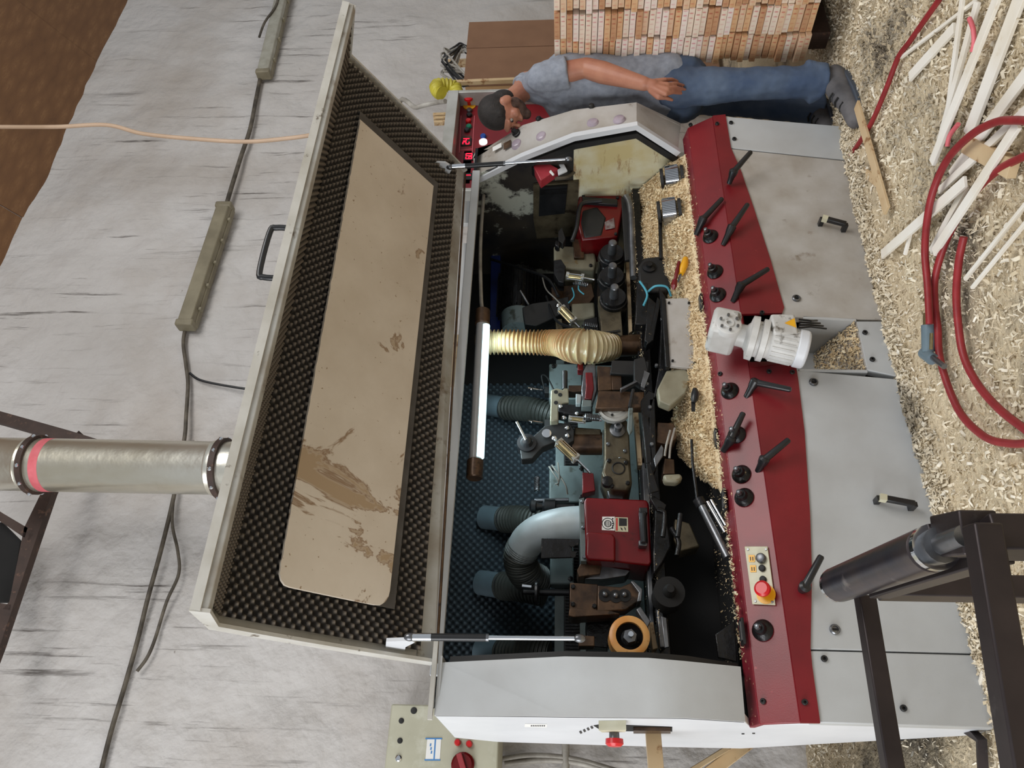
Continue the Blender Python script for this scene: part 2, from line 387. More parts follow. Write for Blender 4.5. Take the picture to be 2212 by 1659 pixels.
# ============================================================ SETTING
nprs = np.random.RandomState(3)
def sines(x, y, n, lo, hi, seed):
    r = np.random.RandomState(seed); o = np.zeros_like(x, dtype=float)
    for _ in range(n):
        k = lo*(hi/lo)**r.rand(); a = r.rand()*2*math.pi
        o += np.sin((x*math.cos(a)+y*math.sin(a))*k+r.rand()*6.28)*(lo/k)**.7
    return o/math.sqrt(n)
def h_floor(x, y):
    h = .010*sines(x, y, 14, 3, 30, 5)+.006*sines(x, y, 14, 20, 70, 6)
    h += .30*np.exp(-(((x+.15)/.55)**2+((y-4.15)/.75)**2))      # heap behind the infeed end
    h += .05*np.exp(-(((x-1.9)/1.6)**2+((y-2.74)/.12)**2))      # drift against the machine foot
    h -= .035*np.exp(-(((x-3.9)/.9)**2+((y-2.6)/.6)**2))
    return h
def g2(x0, x1, y0, y1, nx, ny):
    return np.meshgrid(np.linspace(x0, x1, nx), np.linspace(y0, y1, ny), indexing='ij')
X, Y = g2(-3, 10, -2.5, 5.05, 261, 152)
fl = grid('floor', np.stack([X, Y, h_floor(X, Y)], -1), 261, 152, m_floor, kind='structure', base=(3.5, 1, 0))
X, Z = g2(-3, 11, -.05, 6.32, 234, 107)
Yw = 5.0+.022*sines(X, Z, 18, 2, 12, 11)+.010*sines(X, Z, 18, 9, 40, 12)
grid('wall_back', np.stack([X, Yw, Z], -1), 234, 107, m_wall, kind='structure', base=(4, 5, 0))
ceil = thing('ceiling', None, None, (5, 5, 6.3)); ceil['kind'] = 'structure'
n_c = Vector((0, -1, .62)).normalized()
for i in range(6):
    for j in range(4):
        a = Vector((.4+i*2.2, 5.04, 6.3))+n_c*(j*1.5)
        MB().obox(a+Vector((1.1, 0, 0))+n_c*.75+Vector((0, 0, .012*((i+j) % 2))), (1.096, 0, 0), n_c*.746, Vector((1, 0, 0)).cross(n_c)*.01).build('strand_board_sheet', m_osb, ceil)
def flakes(name, pts, nrm_jit, smin, smax, mat, label, cat, seed, parent=None):
    """curled shavings lying on given points: every one its own bent strip"""
    r = np.random.RandomState(seed); n = len(pts)
    L = smin+(smax-smin)*r.rand(n)**2; Wd = L*(.10+.34*r.rand(n)**1.5); yaw = r.rand(n)*6.283; tilt = r.randn(n)*nrm_jit; roll = r.randn(n)*nrm_jit
    u = np.stack([np.cos(yaw)*np.cos(tilt), np.sin(yaw)*np.cos(tilt), np.sin(tilt)], -1)
    v = np.stack([-np.sin(yaw)*np.cos(roll), np.cos(yaw)*np.cos(roll), np.sin(roll)], -1)
    w = np.cross(u, v); c = (L*r.rand(n)*.5)[:, None]*w
    uL = u*L[:, None]/2; vW = v*Wd[:, None]/2
    P = np.stack([pts-uL-vW, pts-uL+vW, pts-vW+c, pts+vW+c, pts+uL-vW, pts+uL+vW], 1)
    P[..., 2] += .003
    base = pts.mean(0); base[2] = pts[:, 2].min()
    if parent is not None: base = np.array(OFF[parent.name])
    i0 = np.arange(n)[:, None]*6
    q = np.concatenate([i0+np.array([0, 2, 3, 1]), i0+np.array([2, 4, 5, 3])], 0)
    o = npmesh(name, (P.reshape(-1, 3)-base)*S, q, mat, parent, base, 'stuff', False)
    return tag(o, label, cat)
r = np.random.RandomState(21)
px_ = np.concatenate([.2+4.6*r.rand(62000), -.6+1.3*r.rand(10000), .5+3.2*r.rand(12000)])
py_ = np.concatenate([1.5+1.45*r.rand(62000), 3.0+1.9*r.rand(10000), 2.66+.12*r.rand(12000)])
dens = sines(px_, py_, 10, 2, 8, 31)
k = r.rand(len(px_)) < np.clip(.75+.35*dens, .12, 1)
px_, py_ = px_[k], py_[k]
flakes('wood_shavings', np.stack([px_, py_, h_floor(px_, py_)], -1), .7, .006, .036, m_chipf, 'pale loose wood shavings strewn over the workshop floor', 'shavings', 8)

# ============================================================ MOULDER : one thing, everything bolted to it is a part
XL, XR = .40, 3.40
mach = thing('planing_machine', 'long grey and red four-sided planing machine with its lid propped open', 'machine', (1.9, 3.15, 0))
def part(mb, name, mat, parent=None, **k): return mb.build(name, mat, parent if parent is not None else mach, **k)
YF = 2.78
# hidden carcase behind the panels
part(MB().box(.44, 3.2, 3.07, 3.5, .04, .74), 'base_carcass', m_void)
# front panels
part(MB().polyY([(1550, 250), (1816, 272), (1834, 346), (1575, 319)], YF, .05), 'end_plate', m_grey, bevel=.004)
part(MB().polyY([(1576, 321), (1834, 348), (1874, 468), (1936, 692), (1690, 684), (1660, 560), (1600, 380)], YF, .04), 'access_panel', m_greyd, bevel=.004)
part(MB().polyY([(1690, 799), (1728, 800), (1975, 822), (2026, 997), (2056, 1131), (2095, 1286), (2117, 1412), (1740, 1402), (1730, 1110)], YF, .04), 'access_panel', m_grey, bevel=.004)
part(MB().polyY([(1740, 1405), (2117, 1415), (2152, 1573), (1755, 1561)], YF, .05), 'end_plate', m_grey, bevel=.004)
part(MB().polyY([(1850, 694), (1937, 694), (1976, 821), (1873, 799)], YF, .04), 'sill_panel', m_grey, bevel=.003)
# recess with the motor cowl: sides, back, sloped floor heaped with chips
a, b = pY(1736, 688, YF), pY(1726, 797, YF); c_, d_ = pY(1850, 694, YF), pY(1873, 799, YF)
D = .26
rec = MB()
rec.prism([a, c_, c_+Vector((0, D, 0)), a+Vector((0, D, 0))], (.012, 0, 0))
rec.prism([b, d_, d_+Vector((0, D, 0)), b+Vector((0, D, 0))], (-.012, 0, 0))
rec.prism([a+Vector((.012, D, 0)), c_+Vector((.012, D, 0)), d_+Vector((-.012, D, 0)), b+Vector((-.012, D, 0))], (0, .012, 0))
part(rec, 'motor_recess', m_grey)
part(MB().prism([c_, c_+Vector((0, D, .1)), c_+Vector((0, D, -.02))], d_-c_), 'recess_ledge', m_greyd)
r = np.random.RandomState(4); n = 1500
tt = r.rand(n); ss = r.rand(n); P0 = np.array(c_)[None]+(np.array(d_)-np.array(c_))[None]*tt[:, None]+np.array((0, D, .105))[None]*ss[:, None]+np.array((0, 0, .004))
fo = flakes('recess_shavings', P0, .3, .010, .03, m_chip, None, None, 9, parent=mach)
# pulls, locks, bolt holes on the front
def pull(p0, p1, out=.045):
    a = pY(*p0, YF); b = pY(*p1, YF); o = Vector((0, -out, 0))
    h = part(MB().beam(a+o, b+o, .022, .022), 'pull_handle', m_black, bevel=.004)
    part(MB().beam(a, a+o, .018, .02), 'standoff', m_black, h); part(MB().beam(b, b+o, .018, .02), 'standoff', m_black, h)
    d = (b-a).normalized()
    part(MB().beam(a+o-d*.002, a+o+d*.022, .024, .024), 'worn_tip', m_plate, h, label='scuffed bright end of the handle')
pull((1771, 486), (1821, 499)); pull((1892, 1085), (1966, 1099))
for x, y in ((1720, 645), (1757, 826), (1803, 1360)):
    p = pY(x, y, YF)
    l = part(MB().lathe(p, (0, -1, 0), [(-.004, .018), (.006, .018), (.010, .014), (.010, .011), (.004, .010)], 18), 'quarter_turn_lock', m_steel)
    part(MB().box(p.x-.003, p.x+.003, YF-.008, YF-.002, p.z-.008, p.z+.008), 'key_slot', m_void, l)
def bolt(p, nrm, r=.011):
    b_ = part(MB().lathe(Vector(p)-Vector(nrm)*.004, nrm, [(0, r), (.010, r), (.013, r*.8), (.012, r*.45), (.006, r*.42)], 12), 'socket_bolt', m_blackm); return b_
for x, y in ((1579, 266), (1586, 301), (1868, 719), (1884, 777), (1780, 1423), (1951, 1530)): bolt(pY(x, y, YF), (0, -1, 0))

# red console: profile strip by stations along the machine
TF = (2.85, .751); LF = (2.78, .633); TI = (2.93, .768)
nU = Vector((0, LF[1]-TF[1], -(LF[0]-TF[0]))); nU = Vector((0, -.86, .51))
def bz(x, y): return pY(x, y, 2.772)
def console(stations, name):
    """stations: pixels of the wavy lower edge; the face runs up to the lower fold"""
    v = []; f = []
    for (x, y) in stations:
        p = bz(x, y); v += [p, Vector((p.x, LF[0]-.002, LF[1])), Vector((p.x, LF[0]+.012, LF[1])), p+Vector((0, .012, 0))]
    m = len(stations)
    for i in range(m-1):
        for k in range(4): f.append((i*4+k, i*4+(k+1) % 4, (i+1)*4+(k+1) % 4, (i+1)*4+k))
    f += [(0, 1, 2, 3), tuple((m-1)*4+k for k in (3, 2, 1, 0))]
    return part(MB().add(v, f), name, m_red)
console([(1567, 247), (1579, 319), (1602, 372), (1629, 451), (1664, 559), (1694, 664), (1690, 676)], 'console_apron')
console([(1640, 792), (1718, 780), (1724, 817), (1738, 931), (1750, 1110), (1754, 1238), (1751, 1401), (1755, 1441), (1772, 1562)], 'console_apron')
x0 = .398; x1 = 3.305
part(MB().prism([(x0, LF[0], LF[1]), (x0, TF[0], TF[1]), (x0, TF[0]+.014, TF[1]-.012), (x0, LF[0]+.014, LF[1]-.012)], (x1-x0, 0, 0)), 'console_face', m_red, bevel=.004)
part(MB().prism([(x0, TF[0], TF[1]), (x0, TI[0], TI[1]), (x0, TI[0], TI[1]-.02), (x0, TF[0]+.004, TF[1]-.02)], (x1-x0, 0, 0)), 'console_top_rail', m_redtop, bevel=.003)
for x, y in ((1549, 268), (1646, 676), (1661, 803), (1711, 805), (1738, 1517)): bolt(pY(x, y, 2.775), (0, -1, 0), .010)
def pU(x, y, off=0):   # point on the tilted upper console face
    d = ray(x, y); n = nU; q = Vector((0, TF[0], TF[1]))+n*off
    return CAM+d*((q-CAM).dot(n)/d.dot(n))
for x, y in ((1492, 270), (1556, 808), (1649, 1515)): bolt(pU(x, y), nU, .010)
# conical spindle adjusters
for x, y in ((1535, 512), (1545, 588), (1551, 638), (1577, 845), (1592, 940), (1602, 1025), (1608, 1075), (1648, 1362)):
    p = pU(x, y)
    kn = part(MB().lathe(p, nU, [(-.004, .036), (.006, .038), (.014, .033), (.020, .028), (.024, .022), (.040, .018), (.042, .012), (.050, .011)], 24), 'adjuster_knob', m_dark, label='round stepped adjuster boss on the red console')
    part(MB().lathe(p+nU*.045, nU, [(0, .0105), (.022, .0095), (.024, .006)], 6), 'hex_spindle', m_steel, kn)
# clamping levers
for bx, by, hx, hy, tx, ty in ((1575, 396, 1584, 372, 1623, 327), (1503, 508, 1518, 474, 1561, 428), (1562, 530, 1580, 492, 1616, 440), (1583, 652, 1600, 617, 1661, 580),
                (1612, 858, 1630, 826, 1709, 842), (1562, 974, 1578, 950, 1606, 891), (1637, 1018, 1650, 994, 1705, 949), (1727, 1279, 1738, 1268, 1775, 1200)):
    B = pY(bx, by, 2.80) if bx > 1590 else pU(bx, by)
    H = pY(hx, hy, B.y-.055); T = pY(tx, ty, B.y-.10)
    lv = part(MB().lathe(B, H-B, [(0, .012), ((H-B).length*.6, .015), ((H-B).length*.8, .019), ((H-B).length+.008, .021), ((H-B).length+.016, .012)], 14), 'clamp_lever', m_black)
    part(MB().tube([H, H+(T-H)*.15, T-(T-H)*.04, T], [.016, .014, .0115, .008], 12), 'lever_arm', m_black, lv)
# control plate
q = [pU(1609, 1181, .004), pU(1659, 1181, .004), pU(1676, 1308, .004), pU(1626, 1306, .004)]
cp = part(MB().prism(q, nU*.006), 'control_plate', m_plate, bevel=.002)
def knobU(x, y, r, h, mat, name):
    p = pU(x, y, .01); return part(MB().lathe(p, nU, [(0, r), (h*.7, r), (h*.9, r*.85), (h, r*.5)], 18), name, mat, cp)
sel = knobU(1645, 1207, .018, .02, m_steel, 'selector_switch')
knobU(1647, 1228, .012, .012, m_blackm, 'push_button'); knobU(1649, 1252, .012, .012, m_blackm, 'push_button')
part(MB().lathe(pU(1655, 1284, .01), nU, [(0, .034), (.003, .034)], 24), 'emergency_ring', m_yel, cp)
p = pU(1655, 1278, .012)
part(MB().lathe(p, nU, [(0, .014), (.03, .014), (.034, .028), (.046, .028), (.052, .02)], 24), 'emergency_button', m_redpl, cp)
for x, y in ((1624, 1207), (1627, 1229)):
    q = [pU(x-7, y-8, .011), pU(x+6, y-8, .011), pU(x+7, y+7, .011), pU(x-6, y+7, .011)]
    part(MB().prism(q, nU*.0015), 'yellow_legend', m_yel, cp)
    for k in (-3, 2):
        q = [pU(x+k-1, y-4, .0127), pU(x+k+1, y-4, .0127), pU(x+k+1.5, y+4, .0127), pU(x+k-.5, y+4, .0127)]
        part(MB().prism(q, nU*.0006), 'legend_mark', m_ink, cp)
for x, y in ((1616, 1187), (1655, 1187), (1632, 1299), (1668, 1300)): 
    part(MB().lathe(pU(x, y, .010), nU, [(0, .005), (.003, .004)], 8), 'screw', m_steel, cp)
# latch plates along the top rail
for x, y in ((1516, 655), (1549, 948), (1567, 1080), (1606, 1364)):
    p = pZ(x, y, .768)
    lt = part(MB().box(p.x-.045, p.x+.045, p.y-.018, p.y+.03, .766, .776), 'latch_plate', m_blackm, bevel=.002)
    part(MB().box(p.x-.032, p.x+.032, p.y-.012, p.y+.012, .776, .781), 'latch_tongue', m_steel, lt)
# gear motor: gearbox on the console, cylinder and cowl hanging into the recess
Ym = 2.66
gA, gB = pY(1562, 716, Ym), pY(1743, 757, Ym); ax = (gB-gA); Lm = ax.length; ax.normalize(); kz = Lm/.46
def sz(prof): return [(t*kz, r_) for t, r_ in prof]
gm = part(MB().lathe(gA, ax, sz([(.03, .045), (.12, .048), (.135, .06), (.145, .090), (.178, .092), (.183, .074), (.20, .074), (.205, .087), (.235, .087), (.24, .07), (.26, .068)]), 28), 'gear_motor', m_motor, label='white gear motor hanging in front of the red console')
side = ax.cross(Vector((0, -1, 0))).normalized()
gb = MB().obox(gA+ax*.0, ax*.056, side*.062, Vector((0, .085, 0)))
part(gb, 'gearbox', m_motor, gm, bevel=.018)
p = pY(1575, 698, Ym-.09)
part(MB().lathe(p+Vector((0, .03, 0)), (0, -1, 0), [(0, .052), (.026, .050), (.030, .044), (.030, .02), (.036, .019), (.036, .011), (.02, .010)], 24), 'bearing_cover', m_motor, gm)
for k in range(6):
    a = k*math.pi/3; e = p+Vector((.036*math.cos(a), -.004, .036*math.sin(a)))
    part(MB().lathe(e, (0, -1, 0), [(0, .006), (.008, .006)], 6), 'cover_bolt', m_steel, gm)
part(MB().lathe(gA, ax, sz([(.25, .066), (.265, .073), (.40, .073), (.405, .075)]), 28), 'motor_body', m_motor, gm)
fins = MB()
for k in range(22):
    a = k*2*math.pi/22; o = (Vector((0, -1, 0))*math.cos(a)+side*math.sin(a))
    fins.obox(gA+ax*.33*kz+o*.073, ax*.06*kz, o*.004, ax.cross(o)*.0016)
part(fins, 'cooling_fins', m_motor, gm)
part(MB().lathe(gA, ax, [(.40*kz, .078), (Lm-.008, .078), (Lm, .070), (Lm+.002, .02)], 28), 'fan_cowl', m_white, gm, bevel=.004)
tb = part(MB().boxpx(1668, 677, 1722, 722, Ym-.08, .09), 'terminal_box', m_motor, gm, bevel=.010)
p = pY(1707, 698, Ym-.081)
part(MB().prism([p+Vector((-.022, 0, -.02)), p+Vector((.024, 0, -.02)), p+Vector((.0, 0, .022))], (0, -.0015, 0)), 'warning_triangle', m_yel, gm)
for k in range(4):
    a = pY(1726, 690+k*6, Ym-.04); part(MB().tube([a, a+Vector((.004*k, .01, -.05)), a+Vector((.03, .05, -.09-.012*k))], .004, 8), 'motor_lead', m_black, gm)

# ---- end housings
def profY(X, pts): return [pX(x, y, X) for x, y in pts]
Lout = [(2.822, .802), (2.765, 1.005), (2.785, 1.125), (2.82, 1.45), (2.87, 1.862)]
Linn = [(2.842, .785), (2.772, 1.0), (2.745, 1.10), (2.76, 1.40), (2.885, 1.862)]
def shell(XA, PA, XB, PB, t, name, mat):
    v = []; f = []; n = len(PA)
    for (X, P) in ((XA, PA), (XB, PB)):
        v += [Vector((X, y, z)) for y, z in P]+[Vector((X, y+t, z)) for y, z in P]
    for i in range(n-1):
        f += [(i, i+1, 2*n+i+1, 2*n+i), (n+i, 3*n+i, 3*n+i+1, n+i+1), (i, n+i, n+i+1, i+1), (2*n+i, 2*n+i+1, 3*n+i+1, 3*n+i)]
    f += [(0, 2*n, 3*n, n), (n-1, 2*n-1, 4*n-1, 3*n-1)]
    return part(MB().add(v, f), name, mat, smooth=20)
li = [pX(x, y, .58) for x, y in ((1600, 1440), (1480, 1428), (1400, 1421), (1220, 1418), (953, 1431))]
lo_ = [pX(x, y, .40) for x, y in ((1610, 1559), (1482, 1551), (1400, 1550), (1220, 1548), (938, 1545))]
lh = shell(.40, [(p.y, p.z) for p in lo_], .58, [(p.y, p.z) for p in li], .02, 'infeed_housing', m_grey)
# the white end wall
ew = [(.4, 2.815, .0), (.4, 2.822, .56), (.4, 2.87, .73), (.4, 2.935, .764)]+[(.4, p.y+.006, p.z) for p in lo_]+[ (.4, 3.46, 1.85), (.4, 3.56, 1.68), (.4, 3.56, 1.05), (.4, 3.53, .68), (.4, 3.17, .25), (.4, 2.99, .036), (.4, 2.93, 0)]
endw = part(MB().prism([Vector((X-.0, y, z)) for X, y, z in ew], (.03, 0, 0)), 'end_wall', m_white, bevel=.004)
part(MB().box(.385, .66, 2.853, 2.872, 1.853, 1.869), 'roof_edge', m_edge)
part(MB().box(.402, .60, 2.872, 3.46, 1.836, 1.849), 'infeed_roof', m_grey)
# feed slot, mushroom stop, stripes, sticker on the end wall
def onX(pts, X, d, name, mat, parent=endw): return part(MB().prism([pX(x, y, X) for x, y in pts], (-d, 0, 0)), name, mat, parent)
onX([(1282, 1567), (1300, 1564), (1452, 1570), (1452, 1580), (1330, 1579), (1296, 1576)], .3995, .001, 'feed_slot', m_void)
onX([(1368, 1570), (1448, 1571), (1448, 1577), (1368, 1577)], .398, .012, 'slot_lip', m_brownm)
onX([(1293, 1557), (1352, 1556), (1350, 1561), (1300, 1562)], .3995, .03, 'stop_bracket', m_plate)
p = pX(1326, 1562, .3995)
part(MB().lathe(p, (-1, 0, 0), [(0, .016), (.05, .018)], 16), 'stop_stem', m_steel, endw)
part(MB().lathe(p+Vector((-.05, 0, 0)), (-1, 0, 0), [(0, .03), (.016, .031), (.024, .022)], 20), 'stop_button', m_redpl, endw)
for k in range(4):
    x = 1254+k*8; y = 1582-k*3.5
    onX([(x-3, y-2), (x+1, y-4), (x+4, y+1), (x, y+3)], .3995, .001, 'hazard_stripe', m_ink)
onX([(1134, 1563), (1182, 1564), (1181, 1571), (1133, 1570)], .3995, .0008, 'end_sticker', m_paper)
for k in range(8): onX([(1147+k*4, 1566.5), (1149.5+k*4, 1566.5), (1149+k*4, 1569), (1146.5+k*4, 1569)], .3985, .0006, 'sticker_letter', m_ink)
for x, y in ((1605, 1585), (1628, 1584)): onX([(x-3, y-1), (x+3, y-1), (x+3, y+1), (x-3, y+1)], .3995, .001, 'end_mark', m_ink)
# gasket strip on the inner edge of the infeed housing
gk = [pX(x, y, .59) for x, y in ((1590, 1443), (1480, 1426), (1400, 1419), (1220, 1416), (975, 1427))]
part(MB().tube(gk, .017, 4), 'gasket', m_blackm); part(MB().tube([g+Vector((.004, .035, 0)) for g in gk], .02, 4), 'gasket_channel', m_dark)
# inside liner of the infeed end
part(MB().prism([(.58, 2.9, .78), (.58, 2.83, 1.0), (.58, 2.82, 1.4), (.58, 2.93, 1.84), (.58, 3.9, 1.9), (.58, 3.9, .78)], (-.012, 0, 0)), 'inner_end_sheet', m_dark)
# right (outfeed) housing
ri = [pX(x, y, 3.2) for x, y in ((1465, 326), (1375, 268), (1240, 292), (1130, 335), (1028, 386))]
ro = [pX(x, y, 3.4) for x, y in ((1470, 266), (1375, 221), (1240, 237), (1130, 270), (1022, 338))]
RI = [(p.y, p.z) for p in ri]; RO = [(p.y, p.z) for p in ro]
rh = shell(3.2, RI, 3.4, RO, .02, 'outfeed_housing', m_greyd)
part(MB().prism([(3.4, y, z) for y, z in RO]+[(3.4, 3.045, 1.89), (3.4, 3.93, 2.02), (3.4, 3.93, .76)], (-.02, 0, 0)), 'outfeed_wall', m_greyd)
part(MB().tube([p+Vector((-.006, .006, 0)) for p in ri], .022, 4), 'housing_lip', m_white, label='bright painted lip of the outfeed housing')
part(MB().tube([p+Vector((-.012, .055, -.004)) for p in ri[:4]], .022, 4), 'gasket', m_blackm)
def pH(x, y):           # point on the outfeed housing face between its two edge polylines
    best = None
    for i in range(4):
        A, B, C2, D2 = ri[i], ri[i+1], ro[i], ro[i+1]
        n = (B-A).cross(C2-A).normalized(); d = ray(x, y); P_ = CAM+d*((A-CAM).dot(n)/d.dot(n))
        if min(A.z, C2.z)-.03 <= P_.z <= max(B.z, D2.z)+.03:
            if n.y > 0: n = -n
            best = (P_, n); break
    return best
for x, y in ((1118, 313), (1171, 297), (1281, 268), (1338, 261)):
    P_, n = pH(x, y)
    ln = part(MB().lathe(P_-n*.003, n, [(0, .036), (.006, .036), (.012, .032), (.022, .026), (.027, .012)], 22), 'indicator_lens', m_lens, rh)
for x, y in ((1116, 288), (1168, 264), (1279, 238)):
    P_, n = pH(x, y)
    part(MB().lathe(P_-n*.003, n, [(0, .024), (.012, .024), (.014, .018), (.036, .015), (.04, .01)], 10), 'pressure_knob', m_blackm if x > 1200 else m_dark, rh)
def patch(x, y, w, h, name, mat, d=.001):
    P_, n = pH(x, y); a = Vector((0, -n.z, n.y)); a = a if a.z > 0 else -a; s_ = a.cross(n)
    return part(MB().obox(P_+n*d, a*h/2, s_*w/2, n*.001), name, mat, rh)
patch(1096, 313, .045, .05, 'blank_label', m_brownm); patch(1149, 290, .045, .05, 'blank_label', m_brownm)
patch(1258, 261, .05, .05, 'dial_label', m_plate); patch(1313, 252, .05, .05, 'dial_label', m_paper); patch(1314, 252, .018, .018, 'dial_mark', m_ink, .0022)
patch(1074, 318, .03, .06, 'torn_sticker', m_paper); patch(1218, 290, .016, .03, 'plug', m_blackm, .002); patch(1347, 236, .02, .04, 'dark_plug', m_blackm, .002)
# ---- roof, hinge rail, back wall, inside
part(MB().prism([(.58, 3.045, 1.885), (.58, 3.95, 2.02), (.58, 3.95, 2.035), (.58, 3.045, 1.90)], (2.82, 0, 0)), 'roof_plate', m_dark)
ra = [pX(1034, 397, 3.14), pX(1020, 644, 2.48), pX(1012, 909, 1.81), pX(1000, 1202, 1.09), pX(978, 1420, .60)]
part(MB().box(.56, 3.2, 3.02, 3.045, 1.860, 1.902), 'hinge_rail', m_grey, bevel=.003)
part(MB().box(.58, 3.2, 3.9, 3.93, .78, 2.03), 'rear_wall', m_void)
part(MB().prism([(3.19, 2.84, 1.35), (3.19, 2.93, 1.62), (3.19, 3.05, 1.89), (3.19, 3.93, 2.03), (3.19, 3.93, 1.35)], (.01, 0, 0)), 'soundproof_side', m_soot)
part(MB().prism([(3.2, 2.96, .78), (3.2, 2.80, 1.0), (3.2, 2.84, 1.35), (3.2, 3.93, 1.35), (3.2, 3.93, .78)], (-.012, 0, 0)), 'inner_side_sheet', m_inner)
# egg-crate foam on the rear wall
def eggfoam(name, A, U, V, N, lu, lv, pitch, amp, mat, parent, per=5):
    nu = int(lu/pitch*per)+1; nv = int(lv/pitch*per)+1
    u, v = np.meshgrid(np.linspace(0, lu, nu), np.linspace(0, lv, nv), indexing='ij')
    h = amp*(.5+.5*np.sin(u*2*math.pi/pitch)*np.sin(v*2*math.pi/pitch))**1.2
    P_ = np.array(A)+u[..., None]*np.array(U)+v[..., None]*np.array(V)+h[..., None]*np.array(N)
    return grid(name, P_, nu, nv, mat, parent)
eggfoam('rear_foam', (.6, 3.895, 1.2), (1, 0, 0), (0, 0, 1), (0, -1, 0), 1.75, .82, .040, .026, m_foamt, mach, 5)

# ---- hood, hinged open
hl = [Vector(p) for p in ((.58, 2.90, 1.87), (.58, 2.666, 2.21), (.58, 2.43, 2.505), (.58, 2.238, 2.466))]
hr = [Vector(p) for p in ((3.2, 3.03, 1.955), (3.2, 2.614, 2.217), (3.2, 2.29, 2.43), (3.2, 2.021, 2.349))]
def _hp(s, t):
    if t <= 2:
        w0, w1, w2 = (t-1)*(t-2)/2, -t*(t-2), t*(t-1)/2
        a = hl[0]*w0+hl[1]*w1+hl[2]*w2; b = hr[0]*w0+hr[1]*w1+hr[2]*w2
    else:
        a = hl[2].lerp(hl[3], t-2); b = hr[2].lerp(hr[3], t-2)
    return a.lerp(b, s)
def hood_pt(s, t, off=0):
    """s along X 0..1, t along the curved profile 0..3 (2..3 is the front lip), off along the inner normal"""
    p = _hp(s, t)
    if off:
        t0, t1 = (t-.01, t) if (t > 1.99 and t <= 2) or t > 2.98 else (t, t+.01)
        n = (_hp(s, t1)-_hp(s, t0)).cross(Vector((1, 0, 0))).normalized()
        p = p+(n if n.z < 0 else -n)*off
    return p
def hood_st(x, y, off):      # surface coordinates of the hood lining under a pixel (Newton)
    s, t = .5, 1.0
    def pr(s, t):
        d = hood_pt(s, t, off)-CAM; z = d.dot(FW); return 1106-FPX*d.dot(UP)/z, 829.5-FPX*d.dot(RT)/z
    for _ in range(12):
        a, b = pr(s, t); a1, b1 = pr(s+.001, t); a2, b2 = pr(s, t+.001)
        j = ((a1-a)/.001, (a2-a)/.001, (b1-b)/.001, (b2-b)/.001); det = j[0]*j[3]-j[1]*j[2]; ex, ey = x-a, y-b
        s += (j[3]*ex-j[1]*ey)/det; t += (-j[2]*ex+j[0]*ey)/det; s = min(max(s, -.2), 1.2); t = min(max(t, -.3), 1.97)
    return s, t
th_ = .045
v = []; f = []; ns = 17; tl = (0, .25, .5, .75, .999, 1.25, 1.5, 1.75, 1.999, 2.5, 3); n = len(tl)
for k in range(ns):
    v += [hood_pt(k/(ns-1), t) for t in tl]+[hood_pt(k/(ns-1), t, -.03) for t in tl]
for k in range(ns-1):
    a = k*2*n; c_ = a+2*n
    for i in range(n-1): f += [(a+i, a+i+1, c_+i+1, c_+i), (a+n+i, c_+n+i, c_+n+i+1, a+n+i+1)]
    f += [(a, c_, c_+n, a+n), (a+n-1, a+2*n-1, c_+2*n-1, c_+n-1)]
for a in (0, (ns-1)*2*n): f += [(a+i, a+n+i, a+n+i+1, a+i+1) for i in range(n-1)]
hood = part(MB().add(v, f), 'hood', m_edge, smooth=20, label='raised grey hood lined with egg-crate foam')
# front rim facing the camera, end walls, hinge flange
rim = MB(); A, B = hood_pt(0, 3), hood_pt(1, 3); up_ = Vector((0, .0, 1))
rim.add([A+Vector((0, 0, .03)), B+Vector((0, 0, .03)), B+Vector((0, .012, -.018)), A+Vector((0, .012, -.018)), A+Vector((0, .03, .03)), B+Vector((0, .03, .03)), B+Vector((0, .042, -.018)), A+Vector((0, .042, -.018))],
    [(0, 1, 2, 3), (4, 7, 6, 5), (0, 4, 5, 1), (3, 2, 6, 7), (0, 3, 7, 4), (1, 5, 6, 2)])
part(rim, 'front_rim', m_rim, hood, bevel=.003)
for s_, dx, w in ((0, -.004, .012), (1, .004, -.012)):
    pr = [hood_pt(s_, t, -.032) for t in (0, .4, .8, 1.2, 1.6, 2, 3)]+[hood_pt(s_, t, .028) for t in (2.96, 1.97, 1.6, 1.2, .8, .4, 0)]
    part(MB().prism([p+Vector((dx, 0, 0)) for p in pr], (w, 0, 0)), 'hood_side', m_edge, hood)
fa, fb = hood_pt(0, 0, .0), hood_pt(1, 0, .0)
fl_ = MB().add([hood_pt(0, 0, .004), hood_pt(1, 0, .004), hood_pt(1, .16, .004), hood_pt(0, .16, .004), hood_pt(0, 0, -.02), hood_pt(1, 0, -.02), hood_pt(1, .16, -.02), hood_pt(0, .16, -.02)],
    [(0, 1, 2, 3), (4, 7, 6, 5), (0, 4, 5, 1), (3, 2, 6, 7), (0, 3, 7, 4), (1, 5, 6, 2)])
part(fl_, 'hinge_flange', m_rim, hood)
part(MB().tube([hood_pt(0, 0, .008)+Vector((0, .012, -.004)), hood_pt(1, 0, .008)+Vector((0, .012, -.004))], .006, 8), 'hinge_tube', m_brownm, hood)
